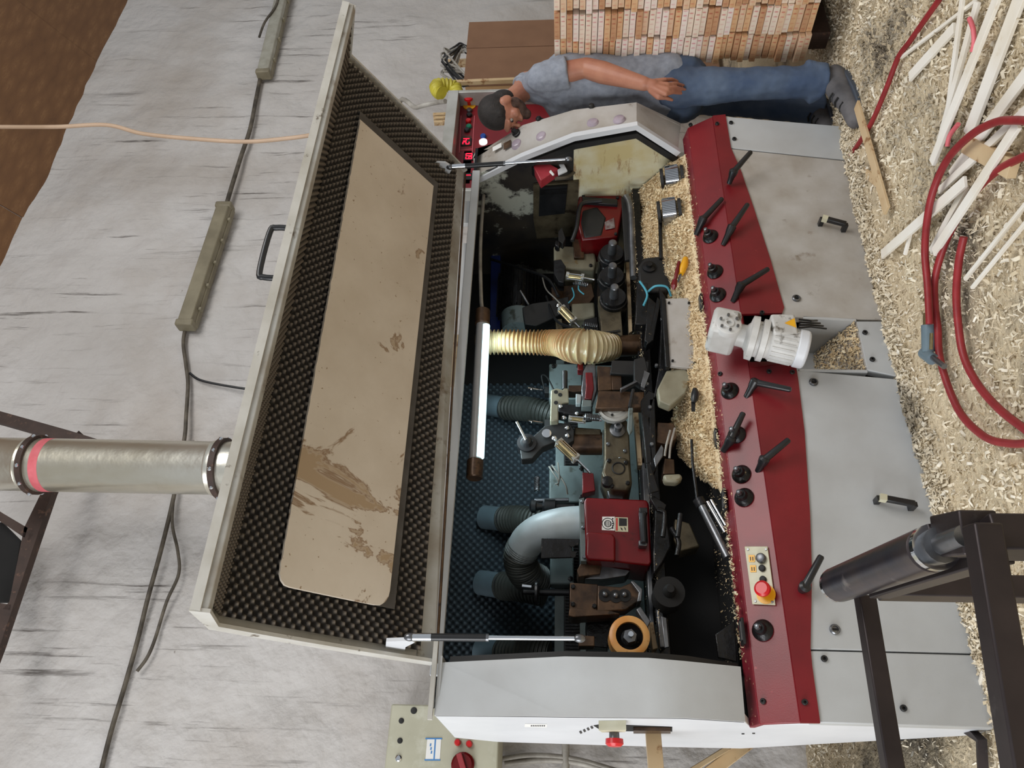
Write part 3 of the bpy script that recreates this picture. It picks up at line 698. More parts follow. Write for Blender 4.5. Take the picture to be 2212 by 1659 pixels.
# egg-crate foam on the hood: height field following the profile
def hood_foam(name, s0, s1, t0, t1, pitch, amp, base, per=6):
    a, b = hood_pt(0, t0), hood_pt(0, t1)
    lu = (s1-s0)*2.62; lv = sum((hood_pt(.5, t0+(t1-t0)*k/20)-hood_pt(.5, t0+(t1-t0)*(k+1)/20)).length for k in range(20))
    nu = int(lu/pitch*per)+1; nv = int(lv/pitch*per)+1
    ts = np.linspace(t0, t1, nv); P_ = np.zeros((nu, nv, 3)); us = np.linspace(0, lu, nu)
    for j, t in enumerate(ts):
        A = np.array(hood_pt(s0, t)); B = np.array(hood_pt(s1, t)); nA = np.array(hood_pt(s0, t, 1)-hood_pt(s0, t)); nB = np.array(hood_pt(s1, t, 1)-hood_pt(s1, t))
        h = base+amp*(.5+.5*np.sin(us*2*math.pi/pitch)*math.sin(j/(nv-1)*lv*2*math.pi/pitch))**1.3
        w = (us/lu)[:, None]; P_[:, j] = A+(B-A)*w+h[:, None]*(nA+(nB-nA)*w)
    return grid(name, P_, nu, nv, m_foam, hood)
hood_foam('foam_lining', .012, .985, .15, 1.97, .036, .030, .008)
hood_foam('lip_foam', .012, .985, 2.02, 2.9, .032, .018, .008)
# beige cover panel lying on the foam, bent with the hood
ST = [hood_st(x, y, .05) for x, y in ((777, 258), (936, 402), (838, 1312), (598, 1262))]
def stb(u, v):
    f = lambda k: (ST[0][k]*(1-u)+ST[3][k]*u)*(1-v)+(ST[1][k]*(1-u)+ST[2][k]*u)*v
    return f(0), f(1)
def inset(w, R): return 0 if w > R else R*(1-math.sqrt(max(0, 1-((R-w)/R)**2)))
cvv = []; cvf = []; NU, NV = 72, 18
for lift in (.052, .040):
    for i in range(NU+1):
        for j in range(NV+1):
            u = .5-.5*math.cos(math.pi*i/NU) if i > NU/2 else i/NU; v_ = .5-.5*math.cos(math.pi*j/NV)
            u2 = .5+(u-.5)*(1-2*0) ; ur = 1-inset(min(v_, 1-v_), .10)*.28; u2 = u*ur if u > .5 else u
            v2 = v_ if v_ > 0 else .012*abs(math.sin(u*95))
            v2 = v2*(1-.0)+0
            cvv.append(hood_pt(*stb(u2, v2), lift))
def ci(l, i, j): return l*(NU+1)*(NV+1)+i*(NV+1)+j
for i in range(NU):
    for j in range(NV): cvf += [(ci(0, i, j), ci(0, i+1, j), ci(0, i+1, j+1), ci(0, i, j+1)), (ci(1, i, j), ci(1, i, j+1), ci(1, i+1, j+1), ci(1, i+1, j))]
for i in range(NU): cvf += [(ci(0, i, 0), ci(1, i, 0), ci(1, i+1, 0), ci(0, i+1, 0)), (ci(0, i, NV), ci(0, i+1, NV), ci(1, i+1, NV), ci(1, i, NV))]
for j in range(NV): cvf += [(ci(0, 0, j), ci(0, 0, j+1), ci(1, 0, j+1), ci(1, 0, j)), (ci(0, NU, j), ci(1, NU, j), ci(1, NU, j+1), ci(0, NU, j+1))]
part(MB().add(cvv, cvf), 'cover_panel', m_panel, hood, smooth=40)
# grey spacer board showing along the hinge side and the right end of the cover
spv = []; spf = []
for k in range(25):
    u = k/24
    for v_, l_ in ((.80, .042), (1.07, .042), (1.07, .02)): spv.append(hood_pt(*stb(u, v_), l_))
for k in range(24):
    for i in range(2): spf.append((k*3+i, k*3+i+1, k*3+4+i, k*3+3+i))
base_i = len(spv)
for k in range(11):
    v_ = k/10*1.07
    for u, l_ in ((.04, .042), (-.028, .042), (-.028, .02)): spv.append(hood_pt(*stb(u, v_), l_))
for k in range(10):
    for i in range(2): spf.append((base_i+k*3+i, base_i+k*3+i+1, base_i+k*3+4+i, base_i+k*3+3+i))
part(MB().add(spv, spf), 'spacer_board', pm('dark_grey_board', (84, 80, 76), (66, 62, 58), 10, .7), hood)
# grab handle on the rim
h0, h1 = hood_pt(.6, 3)+Vector((0, 0, .03)), None
ra_, rb_ = pX(628, 494, 2.16), pX(606, 600, 1.93)
def rimpt(y_px, x_px):
    d = ray(x_px, y_px); A, B = hood_pt(0, 3)+Vector((0, .015, .03)), hood_pt(1, 3)+Vector((0, .015, .03))
    n = (B-A).cross(Vector((0, 1, -.1))).normalized(); return CAM+d*((A-CAM).dot(n)/d.dot(n))
q0, q1 = rimpt(494, 634), rimpt(601, 608)
upv = Vector((0, -.1, 1)).normalized()*.085
hp = [q0, q0+upv*.75, q0+upv+(q1-q0)*.1, q1+upv-(q1-q0)*.1, q1+upv*.75, q1]
part(MB().tube(catmull(hp, 5), .0115, 12), 'grab_handle', m_black, hood)
# gas struts with brackets
def strut(top, bot, Xt, Xb, bk, mats):
    A, B = pX(*top, Xt), pX(*bot, Xb); d = B-A
    st = part(MB().tube([A+d*.02, A+d*.46], .0125, 14), 'gas_strut', m_black)
    part(MB().tube([A+d*.02, A+d*.13], .0135, 14), 'strut_cap', m_chrome, st); part(MB().tube([A+d*.455, A+d*.47], .0128, 14), 'strut_collar', m_steel, st)
    part(MB().tube([A+d*.46, A+d*.985], .0075, 12), 'strut_rod', m_chrome, st)
    part(MB().ell(B, .014, .014, .02), 'ball_joint', m_steel, st); part(MB().ell(A, .014, .014, .02), 'ball_joint', m_steel, st)
    part(MB().prism([pX(x, y, Xt) for x, y in bk], (.012, 0, 0)), 'strut_bracket', m_white, st)
strut((972, 361), (1228, 344), 3.04, 3.06, [(930, 350), (962, 352), (978, 362), (966, 384), (962, 402)], 0)
strut((885, 1376), (1252, 1379), .605, .61, [(834, 1386), (888, 1384), (896, 1388), (876, 1398), (872, 1416), (832, 1412)], 0)
# ---- lamp under the roof
la, lb = pY(1043, 672, 3.12), pY(1025, 1032, 3.12); ld = (lb-la); LL = ld.length; ldn = ld.normalized(); 
lamp = part(MB().tube([la, lb], .030, 20), 'work_lamp', pm('milky_lamp_tube', (150, 148, 146), (136, 133, 130), 6, .25), label='tubular lamp with a lit fluorescent tube along one side')
part(MB().lathe(la-ldn*.004, ldn, [(0, .032), (.004, .037), (.085, .037), (.09, .032)], 20), 'end_cap', m_brownm, lamp)
part(MB().lathe(lb+ldn*.004, -ldn, [(0, .032), (.004, .037), (.085, .037), (.09, .032)], 20), 'end_cap', m_brownm, lamp)
lo2 = Vector((0, -.016, -.0215))
part(MB().tube([la+ldn*.10+lo2, lb-ldn*.09+lo2], .019, 14), 'lit_tube', m_tube, lamp)
l_ = bpy.data.lights.new('lamp_light', 'AREA'); l_.shape = 'RECTANGLE'; l_.size = LL*S*.8; l_.size_y = .03; l_.energy = 4.5; l_.color = (.72, .93, 1)
lo = bpy.data.objects.new('lamp_light', l_); COL.objects.link(lo); lo.location = ((la+lb)/2+Vector((0, .02, -.06)))*S
zl = Vector((0, -.55, .83)); yl = zl.cross(Vector((1, 0, 0)))
lo.matrix_world = Matrix(((1, yl.x, zl.x), (0, yl.y, zl.y), (0, yl.z, zl.z))).to_4x4()
lo.location = ((la+lb)/2+Vector((0, .02, -.06)))*S
part(MB().tube(catmull([la, la+Vector((.12, .05, .02)), la+Vector((.5, .1, .05)), pY(1045, 420, 3.2), pY(1050, 400, 3.2)], 5), .010, 8), 'lamp_cable', m_cabw)

# ============================================================ MOULDER INTERIOR
def prt(name, pts, Y, d, mat, parent=None, bevel=.003, **k): return part(MB().polyY(pts, Y, d), name, mat, parent, bevel=bevel, **k)
def bxp(name, x0, y0, x1, y1, Y, d, mat, parent=None, bevel=.003, **k): return part(MB().boxpx(x0, y0, x1, y1, Y, d), name, mat, parent, bevel=bevel, **k)
def lth(name, x, y, Y, ax, prof, mat, parent=None, n=22, **k): return part(MB().lathe(pY(x, y, Y), ax, prof, n), name, mat, parent, **k)
def tub(name, pts, r, mat, parent=None, n=12, sm=0, **k):
    P_ = [pY(*p) if len(p) == 3 and p[0] > 50 else Vector(p) for p in pts]
    if sm: P_ = catmull(P_, sm)
    return part(MB().tube(P_, r, n), name, mat, parent, **k)
NY = (0, -1, 0)
m_turq = pm('turquoise_tube', (70, 150, 170), None, 5, .4)
# table bed, its dark front and the shelf behind the console
part(MB().box(.6, 3.18, 3.16, 3.62, .985, 1.028), 'machine_bed', m_dark, bevel=.004)
part(MB().box(.6, 3.18, 3.30, 3.60, .742, .985), 'bed_casting', m_void)
part(MB().box(.6, 3.18, 2.88, 3.4, .74, .757), 'shelf_tray', m_void)
# worn slats of the bed edge, dark and shiny with resin
for pts, Y, mt in (([(1387, 1000), (1402, 1000), (1412, 1330), (1420, 1400), (1411, 1400), (1402, 1330)], 3.18, m_steel),
              ([(1372, 640), (1380, 640), (1398, 990), (1388, 990)], 3.2, m_dark),
              ([(1418, 1310), (1432, 1320), (1440, 1398), (1426, 1398)], 3.1, m_steel)):
    prt('bed_strip', pts, Y, .05, mt)
prt('bed_plate', [(1382, 1015), (1400, 1015), (1420, 1345), (1402, 1345)], 3.2, .03, m_dark, bevel=.002)
# work piece line
def wood(name, pts, Y, d, label, cat, mat=m_lath, group=None):
    o = MB().polyY(pts, Y, d).build(name, mat, None, bevel=.002); return tag(o, label, cat, group)
wood('pine_lath', [(1352, 566), (1360, 566), (1366, 715), (1358, 720)], 3.25, .05, 'amber pine lath lying on the machine bed beside the black feed rollers', 'wood strip')
wood('pine_lath', [(1368, 880), (1378, 878), (1388, 1005), (1378, 1005)], 3.22, .05, 'pale pine lath on the bed next to the grey toothed disc', 'wood strip')
wood('pine_lath', [(1403, 1345), (1411, 1343), (1421, 1400), (1410, 1403)], 3.14, .06, 'short pale pine end showing under the amber feed wheel', 'wood strip')
b0 = pX(1411, 1562, .43); b1 = pY(1413, 1668, b0.y-.02)
tag(MB().prism([b0+Vector((0, -.03, -.022)), b0+Vector((0, .02, -.024)), b0+Vector((0, .02, .03)), b0+Vector((0, -.03, .032))], Vector((-.55, -.02, -.012))).build('infeed_board', m_lath, None, bevel=.002),
    'rough sawn pine board being fed into the slot of the white end wall', 'board')
# rear: ledge, toothed rack and light casting plates
part(MB().box(.6, 2.35, 3.62, 3.66, 1.40, 1.445), 'rear_ledge', m_teal, bevel=.003)
part(MB().box(.6, 2.35, 3.60, 3.63, 1.33, 1.40), 'toothed_rack', m_blackm)
tee = MB()
for k in range(120): tee.box(.62+k*.0144, .62+k*.0144+.007, 3.592, 3.602, 1.335, 1.395)
part(tee, 'rack_teeth', m_dark)
part(MB().box(.6, 2.3, 3.60, 3.64, 1.03, 1.33), 'casting_plate', m_teal, bevel=.003)
for a, b_ in (((1186, 785), (1258, 862)), ((1186, 1005), (1262, 1085)), ((1188, 1180), (1240, 1262))):
    bxp('casting_boss', a[0], a[1], b_[0], b_[1], 3.53, .07, m_teal, bevel=.008)
for y in (841, 912):
    b_ = lth('locking_pin', 1160, y, 3.55, (0, -.3, .95), [(-.03, .006), (.02, .006), (.05, .005)], m_chrome, n=10)
    a = pY(1148, y, 3.53); part(MB().ell(a, .009, .009, .009, n=10, m=6), 'pin_knob', m_chrome, b_)
    part(MB().boxpx(1176, y-6, 1190, y+8, 3.55, .05), 'pin_block', m_blackm, b_, bevel=.002)
# grey suction stubs and their hoses against the foam
for i, (x, y, x2, y2) in enumerate(((1040, 872, 1178, 896), (1046, 1117, 1158, 1130), (1038, 1258, 1160, 1278), (1036, 1408, 1165, 1416))):
    A, B = pY(x, y, 3.86), pY(x2, y2, 3.70); d = B-A
    st = part(MB().tube([A, A+d*.38], .062, 22), 'suction_stub', m_pvc)
    part(MB().tube([A+d*.36, A+d*.395], .066, 22), 'stub_clamp', m_steel, st)
    n_ = 60; rr = [.064+(.006 if k % 4 < 2 else -.002) for k in range(n_)]
    part(MB().tube([A+d*(.40+.75*k/(n_-1))+Vector((0, -.03*math.sin(k/n_*3), 0)) for k in range(n_)], rr, 20), 'stub_hose', m_hoseg, st)
# big amber spiral hose : down from the roof, bulging towards the table
hp = catmull([pY(1030, 739, 3.30), pY(1100, 739, 3.29), pY(1170, 740, 3.28), pY(1205, 741, 3.24), pY(1235, 746, 3.16), pY(1262, 749, 3.13), pY(1290, 750, 3.15), pY(1318, 750, 3.20)], 60)
# resample evenly
cum = [0]
for i in range(len(hp)-1): cum.append(cum[-1]+(hp[i+1]-hp[i]).length)
N_ = 660; even = []; j = 0
for k in range(N_):
    s_ = cum[-1]*k/(N_-1)
    while j < len(cum)-2 and cum[j+1] < s_: j += 1
    even.append(hp[j].lerp(hp[j+1], (s_-cum[j])/max(cum[j+1]-cum[j], 1e-6)))
rr = []
for k in range(N_):
    t = k/(N_-1); base_r = .058+.022*math.exp(-((t-.78)/.17)**2)
    rr.append(base_r+.0125*abs(math.sin(k*math.pi/17))**5-.004)
hs = part(MB().tube(even, rr, 28), 'suction_hose', m_hose, smooth=60)
tub('hose_spigot', [(1312, 750, 3.2), (1330, 748, 3.22), (1402, 744, 3.22)], [.055, .052, .054], m_brownm, hs, 24)
part(MB().tube([pY(1313, 750, 3.2), pY(1330, 749, 3.215)], .063, 24), 'hose_cuff', m_hose, hs)
# red cutter guard with its elbow
gz = [(1262, 1082), (1266, 1074), (1396, 1079), (1402, 1086), (1408, 1216), (1402, 1222), (1330, 1213), (1272, 1210), (1265, 1202)]
rg = prt('cutter_guard', gz, 3.10, .22, m_redg, bevel=.010)
prt('guard_bulge', [(1266, 1148), (1322, 1150), (1330, 1160), (1330, 1212), (1272, 1209), (1264, 1200)], 3.075, .06, m_redg, rg, bevel=.010)
prt('guard_back_plate', [(1251, 1078), (1262, 1074), (1268, 1212), (1254, 1212)], 3.12, .2, m_teal, rg)
prt('guard_skirt', [(1256, 1213), (1300, 1220), (1296, 1240), (1250, 1246), (1246, 1232)], 3.16, .12, m_brownm, rg)
prt('guard_skirt', [(1298, 1221), (1362, 1232), (1352, 1244), (1300, 1252), (1262, 1250), (1292, 1240)], 3.18, .1, m_steel, rg)
hb = tub('guard_handle', [(1388, 1110, 3.05), (1391, 1172, 3.05)], .012, m_black, rg, 10)
prt('guard_handle', [(1380, 1105), (1396, 1104), (1400, 1172), (1384, 1174)], 3.06, .03, m_black, rg, bevel=.005)
for x, y in ((1390, 1102), (1389, 1173)): bxp('handle_foot', x-9, y-6, x+9, y+6, 3.065, .04, m_steel if y > 1150 else m_black, rg, bevel=.003)
pa = prt('guard_label', [(1301, 1116), (1328, 1116), (1328, 1146), (1300, 1145)], 3.0985, .002, m_paper, rg, bevel=0)
# round emblem and the warning label beside it
c0 = pY(1313, 1131, 3.0975)
for r0 in (.024, .014):
    ring = [c0+Vector((r0*math.cos(k*.1257), 0, r0*math.sin(k*.1257))) for k in range(51)]
    part(MB().tube(ring, .0016, 5), 'emblem_ring', m_ink, pa) if False else part(MB().tube(ring, .0014, 5), 'emblem_ring', m_ink, rg)
for k in range(4): prt('emblem_bar', [(1307+k*3.4, 1126), (1308.4+k*3.4, 1126), (1308.4+k*3.4, 1136), (1307+k*3.4, 1136)], 3.0975, .001, m_ink, rg, bevel=0)
for k in range(5): prt('label_letter', [(1322, 1119+k*5), (1325, 1119+k*5), (1325, 1122+k*5), (1322, 1122+k*5)], 3.0975, .001, m_ink, rg, bevel=0)
prt('warning_label', [(1329, 1117), (1356, 1118), (1357, 1149), (1329, 1148)], 3.0985, .002, m_plate, rg, bevel=0)
prt('warning_field', [(1337, 1119), (1354, 1120), (1354, 1136), (1337, 1136)], 3.0975, .001, m_ink, rg, bevel=0)
prt('warning_stripe', [(1331, 1119), (1334, 1119), (1334, 1146), (1331, 1146)], 3.0975, .001, m_redpl, rg, bevel=0)
for a in ((1340, 1139, 1344, 1146), (1348, 1138, 1351, 1146)): prt('warning_figure', [(a[0], a[1]), (a[2], a[1]+2), (a[2]+1, a[3]), (a[0]+2, a[3]-2)], 3.0975, .001, m_ink, rg, bevel=0)
el = catmull([pY(1262, 1135, 3.24), pY(1215, 1137, 3.26), pY(1170, 1148, 3.30), pY(1140, 1168, 3.36), pY(1126, 1195, 3.42)], 6)
eb = part(MB().tube(el, [.086-.012*i/(len(el)-1) for i in range(len(el))], 28), 'suction_elbow', m_elbow, rg)
eh = catmull([pY(1132, 1180, 3.39), pY(1124, 1200, 3.43), pY(1128, 1225, 3.48), pY(1142, 1245, 3.54), pY(1164, 1256, 3.60)], 26)
part(MB().tube(eh, [.074+.005*math.sin(k*1.45) for k in range(len(eh))], 24), 'elbow_hose', m_hoseg, smooth=60)
prt('side_bracket', [(1170, 1162), (1253, 1164), (1250, 1178), (1236, 1180), (1236, 1190), (1248, 1192), (1238, 1204), (1168, 1206)], 3.13, .012, m_dark)
for x in (1236, 1238): lth('bracket_slot', x, 1176 if x == 1236 else 1199, 3.128, NY, [(0, .012), (.003, .012)], m_void, n=12)
sp = lth('threaded_spindle', 1155, 1082, 3.4, (0, -.1, -1), [(0, .010), (.16, .010), (.16, .006)], m_steel)
lth('star_knob', 1148, 1094, 3.38, (0, 0, -1), [(-.01, .012), (0, .030), (.02, .030), (.024, .02), (.05, .014), (.06, .034), (.11, .034), (.115, .015), (.2, .012)], m_black, sp)
hw = lth('hand_wheel', 1155, 1279, 3.40, (0, 0, -1), [(-.05, .012), (-.045, .012), (0, .012), (.002, .056), (.012, .058), (.02, .05), (.022, .016), (.15, .014), (.16, .03), (.22, .03), (.24, .016)], m_black)
tub('wheel_grip', [(1128, 1266, 3.35), (1148, 1268, 3.35)], .010, m_chrome, hw)
# brown pressure shoe with slotted window and bolts
sh = prt('pressure_shoe', [(1231, 1258), (1292, 1262), (1290, 1322), (1230, 1316)], 3.12, .16, m_brownm, bevel=.004)
prt('shoe_arm', [(1291, 1264), (1340, 1268), (1365, 1258), (1376, 1262), (1384, 1276), (1380, 1298), (1352, 1318), (1290, 1322)], 3.10, .08, m_brownm, sh, bevel=.005)
for x, y in ((1307, 1286), (1330, 1288), (1349, 1286)):
    lth('slot', x, y, 3.098, NY, [(0, .026), (.002, .026)], m_void, sh, 18); part(MB().ell(pY(x, y-2, 3.095), .013, .013, .013, n=12, m=8), 'slot_bolt', m_steel, sh)
prt('shoe_rail', [(1230, 1314), (1320, 1319), (1340, 1326), (1238, 1333), (1228, 1330)], 3.08, .1, m_brownm, sh)
prt('shoe_lip', [(1362, 1256), (1368, 1254), (1388, 1272), (1386, 1298), (1376, 1300), (1380, 1280)], 3.07, .09, m_steel, sh)
prt('dark_block', [(1266, 1332), (1332, 1340), (1322, 1375), (1312, 1400), (1268, 1396)], 3.22, .18, m_dark)
prt('chip_deflector', [(1374, 1316), (1384, 1310), (1406, 1342), (1398, 1356)], 3.06, .05, m_steel)
prt('pivot_block', [(1250, 1372), (1284, 1374), (1284, 1396), (1250, 1396)], 3.0, .06, m_brownm)
# amber feed wheel
fw = lth('feed_wheel', 1360, 1373, 3.04, (0, 1, 0), [(.05, .05), (0, .052), (.0, .066), (.006, .077), (.09, .078), (.095, .05)], m_orange, n=32, label='amber tyred feed wheel near the infeed end')
lth('wheel_hub', 1360, 1373, 3.036, (0, 1, 0), [(.030, .005), (.030, .03), (.034, .034), (.026, .046), (.018, .0515), (.05, .0515)], m_dark, fw, 30)
lth('hub_nut', 1361, 1373, 3.02, (0, 1, 0), [(0, .011), (.002, .026), (.02, .028), (.03, .028)], m_steel, fw, 6)
lth('hub_screw', 1363, 1369, 3.0, (0, 1, 0), [(0, .010), (.012, .011), (.03, .011)], m_chrome, fw, 12)
# middle section castings
gbx = prt('feed_gearbox', [(1308, 990), (1348, 986), (1362, 994), (1366, 1046), (1356, 1060), (1322, 1058), (1308, 1040), (1300, 1020)], 3.14, .2, m_olive, bevel=.012)
lth('gearbox_port', 1336, 1012, 3.14, NY, [(-.02, .030), (.004, .030), (.006, .026), (-.012, .020)], m_blackm, gbx)
lth('gearbox_gear', 1312, 1040, 3.13, NY, [(-.02, .024), (.006, .024), (.01, .014)], m_dark, gbx, 14)
prt('gearbox_foot', [(1312, 1058), (1346, 1060), (1346, 1078), (1316, 1076)], 3.2, .1, m_steel, gbx)
fp = prt('feed_arm', [(1306, 908), (1346, 902), (1358, 912), (1362, 1000), (1306, 1002)], 3.16, .14, m_olive, bevel=.006)
lth('arm_shaft', 1334, 930, 3.16, NY, [(-.01, .036), (.012, .036), (.014, .03), (.016, .018), (.05, .018), (.052, .010), (.04, .008)], m_steel, fp)
td = lth('toothed_disc', 1327, 876, 3.09, NY, [(-.03, .078), (-.005, .078), (.0, .072), (.002, .068), (-.004, .06), (-.004, .045), (.0, .04), (.0, .01)], m_alu, n=36)
for k in range(5):
    a = k*1.2566+.4; c = pY(1327, 876, 3.09)+Vector((.05*math.cos(a), -.0, .05*math.sin(a))); part(MB().lathe(c, NY, [(0, .006), (.0015, .006)], 10), 'disc_hole', m_void, td)
prt('resin_plate', [(1293, 844), (1392, 846), (1390, 880), (1286, 882)], 3.06, .05, m_brownm, bevel=.004)
prt('resin_plate', [(1290, 790), (1320, 792), (1322, 842), (1292, 844)], 3.12, .1, m_brownm)
prt('fence_block', [(1320, 808), (1342, 808), (1344, 842), (1322, 842)], 3.12, .1, m_brownm)
prt('chip_breaker', [(1322, 778), (1402, 780), (1402, 812), (1318, 806)], 3.1, .2, m_blackm)
prt('small_blade', [(1340, 838), (1376, 820), (1378, 824), (1342, 842)], 3.02, .03, m_steel, bevel=.001)
tub('brush_handle', [(1368, 842, 3.0), (1360, 880, 2.99)], .008, m_black); prt('brush_handle', [(1358, 880), (1368, 880), (1366, 930), (1360, 938), (1355, 925)], 2.99, .02, m_teal, bevel=.004)
# dark resin-caked bars running down the middle of the bed
for pts in ([(1384, 866), (1400, 842), (1416, 850), (1402, 905), (1412, 1000), (1396, 1000), (1388, 920)], [(1402, 862), (1415, 860), (1418, 1010), (1404, 1040)], [(1424, 620), (1438, 640), (1440, 720), (1446, 795), (1428, 850), (1412, 860), (1424, 790), (1428, 700)],
            [(1400, 640), (1418, 655), (1402, 740), (1392, 735)], [(1420, 640), (1428, 650), (1412, 735), (1396, 745), (1402, 725)], [(1376, 610), (1400, 612), (1398, 700), (1372, 700)]):
    prt('caked_bar', pts, 3.04, .06, m_dark, bevel=.004)
prt('angled_blade', [(1412, 990), (1429, 960), (1434, 968), (1432, 985), (1416, 1010)], 3.0, .01, m_steel)
prt('angled_blade', [(1396, 1000), (1404, 1000), (1424, 1060), (1402, 1066)], 3.02, .01, m_dark)
prt('brown_motor_block', [(1420, 912), (1456, 914), (1462, 945), (1446, 960), (1418, 955)], 3.06, .15, m_brownm)
tub('thin_lead', [(1448, 930, 3.0), (1440, 960, 2.99), (1436, 985, 3.0)], .005, m_cabw, sm=5)
tub('thin_lead', [(1458, 925, 3.0), (1449, 960, 2.99), (1446, 990, 3.0)], .005, m_cabw, sm=5)
prt('brown_motor_block', [(1436, 990), (1456, 992), (1458, 1024), (1432, 1024)], 3.05, .1, m_brownm)
prt('cream_knob', [(1432, 1024), (1470, 1022), (1476, 1032), (1462, 1042), (1436, 1040)], 2.99, .05, m_cream, bevel=.01)
# pale plates over the shelf
pl = prt('pale_cover_plate', [(1437, 645), (1494, 643), (1510, 797), (1447, 790)], 2.96, .02, m_greyd, bevel=.003)
prt('plate_edge', [(1428, 640), (1438, 644), (1448, 792), (1438, 792)], 2.95, .03, m_dark, pl)
prt('dirty_shelf_block', [(1440, 800), (1480, 796), (1496, 812), (1480, 850), (1448, 876), (1424, 866), (1420, 840)], 2.98, .06, m_cream, bevel=.006)
# cream valve, red brake block
cv = prt('cream_valve', [(1190, 842), (1203, 838), (1216, 842), (1218, 838), (1228, 838), (1229, 870), (1216, 872), (1207, 880), (1206, 908), (1188, 910)], 3.18, .09, m_cream, bevel=.006)
for x, y in ((1201, 847), (1210, 853), (1201, 870)): lth('valve_port', x, y, 3.178, NY, [(0, .010), (.002, .010)], m_void, cv, 12)
tub('valve_spool', [(1220, 842, 3.2), (1220, 803, 3.2)], .014, m_black, cv)
prt('valve_foot', [(1206, 872), (1280, 876), (1280, 892), (1236, 895), (1206, 888)], 3.17, .09, m_dark, cv)
for x, y in ((1211, 878), (1246, 893)): part(MB().ell(pY(x, y, 3.165), .010, .010, .010, n=10, m=6), 'valve_bolt', m_chrome, cv)
prt('amber_spacer', [(1228, 832), (1258, 832), (1258, 846), (1228, 846)], 3.2, .06, m_brownm)
rb = prt('red_pawl', [(1265, 804), (1280, 804), (1283, 838), (1278, 862), (1263, 861), (1266, 830)], 3.12, .06, m_redg, bevel=.004)
prt('pawl_frame', [(1260, 802), (1268, 786), (1286, 786), (1290, 842), (1280, 872), (1258, 874), (1256, 840)], 3.15, .05, m_steel, rb, bevel=.004)
prt('pawl_foot', [(1258, 863), (1278, 864), (1278, 878), (1256, 878)], 3.12, .05, m_teal, rb)
bxp('red_tab', 1248, 784, 1260, 799, 3.2, .05, m_redg)
prt('small_bracket', [(1244, 850), (1256, 852), (1254, 872), (1244, 872)], 3.14, .05, m_elbow)
# pneumatic cylinders: brass-coloured barrel, end blocks, rod
def pneu(a, b, rod, Y, r, n_end=m_alu):
    A, B = pY(a[0], a[1], Y), pY(b[0], b[1], Y); d = (B-A); L = d.length; dn = d.normalized()
    c = part(MB().tube([A, B], r, 18), 'air_cylinder', m_brass)
    for P_, nm in ((A, 'cylinder_head'), (B, 'cylinder_head')):
        part(MB().lathe(P_-dn*.008, dn, [(0, r*1.25), (.016, r*1.25)], 4), nm, n_end, c)
    for k in range(4):
        o = dn.orthogonal().normalized(); o2 = dn.cross(o); a_ = k*math.pi/2+.78; off = (o*math.cos(a_)+o2*math.sin(a_))*r*1.08
        part(MB().tube([A+off, B+off], .0035, 6), 'tie_rod', m_chrome, c)
    R_ = pY(rod[0], rod[1], Y)
    part(MB().tube([B, R_], r*.28, 10), 'piston_rod', m_chrome, c)
    part(MB().ell(A-dn*.03, .014, .014, .014, n=10, m=6), 'rod_eye', m_chrome, c)
    return c
pneu((1208, 957), (1243, 990), (1275, 1022), 3.12, .021)
pneu((1232, 903), (1262, 906), (1300, 908), 3.2, .017)
pneu((1213, 668), (1238, 694), (1252, 708), 3.28, .022)
pneu((1226, 596), (1258, 600), (1284, 604), 3.3, .018)
# black swing arm with crank
sa = prt('swing_arm', [(1152, 942), (1176, 920), (1210, 913), (1232, 915), (1241, 930), (1240, 952), (1228, 958), (1212, 948), (1196, 956), (1172, 966), (1150, 990), (1126, 992), (1122, 962), (1134, 952)], 3.22, .06, m_blackm, bevel=.004)
lth('arm_boss', 1138, 958, 3.22, NY, [(-.06, .045), (.012, .045), (.014, .03), (.03, .02), (.034, .008)], m_black, sa)
tub('crank_rod', [(1136, 950, 3.16), (1116, 911, 3.14)], .006, m_chrome, sa)
part(MB().lathe(pY(1181, 940, 3.21), NY, [(0, .022), (.02, .022), (.022, .012)], 16), 'arm_pin', m_chrome, sa)
for x, y in ((1225, 924), (1226, 941)): part(MB().ell(pY(x, y, 3.215), .013, .010, .013, n=10, m=6), 'arm_bolt', m_chrome, sa)
prt('yellow_slide', [(1241, 922), (1298, 926), (1300, 952), (1240, 954)], 3.25, .1, m_olive, label='chipped yellowish slide block', bevel=.006)
lth('slide_drum', 1268, 958, 3.3, (0, 0, -1), [(-.07, .055), (.07, .055)], m_brownm)
prt('red_side_plate', [(1258, 1020), (1282, 1022), (1286, 1060), (1258, 1066)], 3.26, .05, m_redg)
for k, (a, b_, c) in enumerate((((1186, 1008), (1206, 1040), (1200, 1046)), ((1192, 1005), (1220, 1045), (1226, 1068)), ((1205, 1000), (1208, 1030), (1205, 1050)))):
    tub('air_line', [(a[0], a[1], 3.45), (b_[0], b_[1], 3.42), (c[0], c[1], 3.44)], .004, m_cabw, sm=6)
# black upper swing arm near the amber hose
sb = prt('swing_arm', [(1128, 664), (1150, 655), (1186, 650), (1228, 640), (1232, 668), (1212, 678), (1190, 690), (1158, 704), (1134, 700)], 3.36, .08, m_blackm, bevel=.004)
tub('crank_rod', [(1142, 658, 3.3), (1124, 628, 3.28)], .006, m_steel, sb)
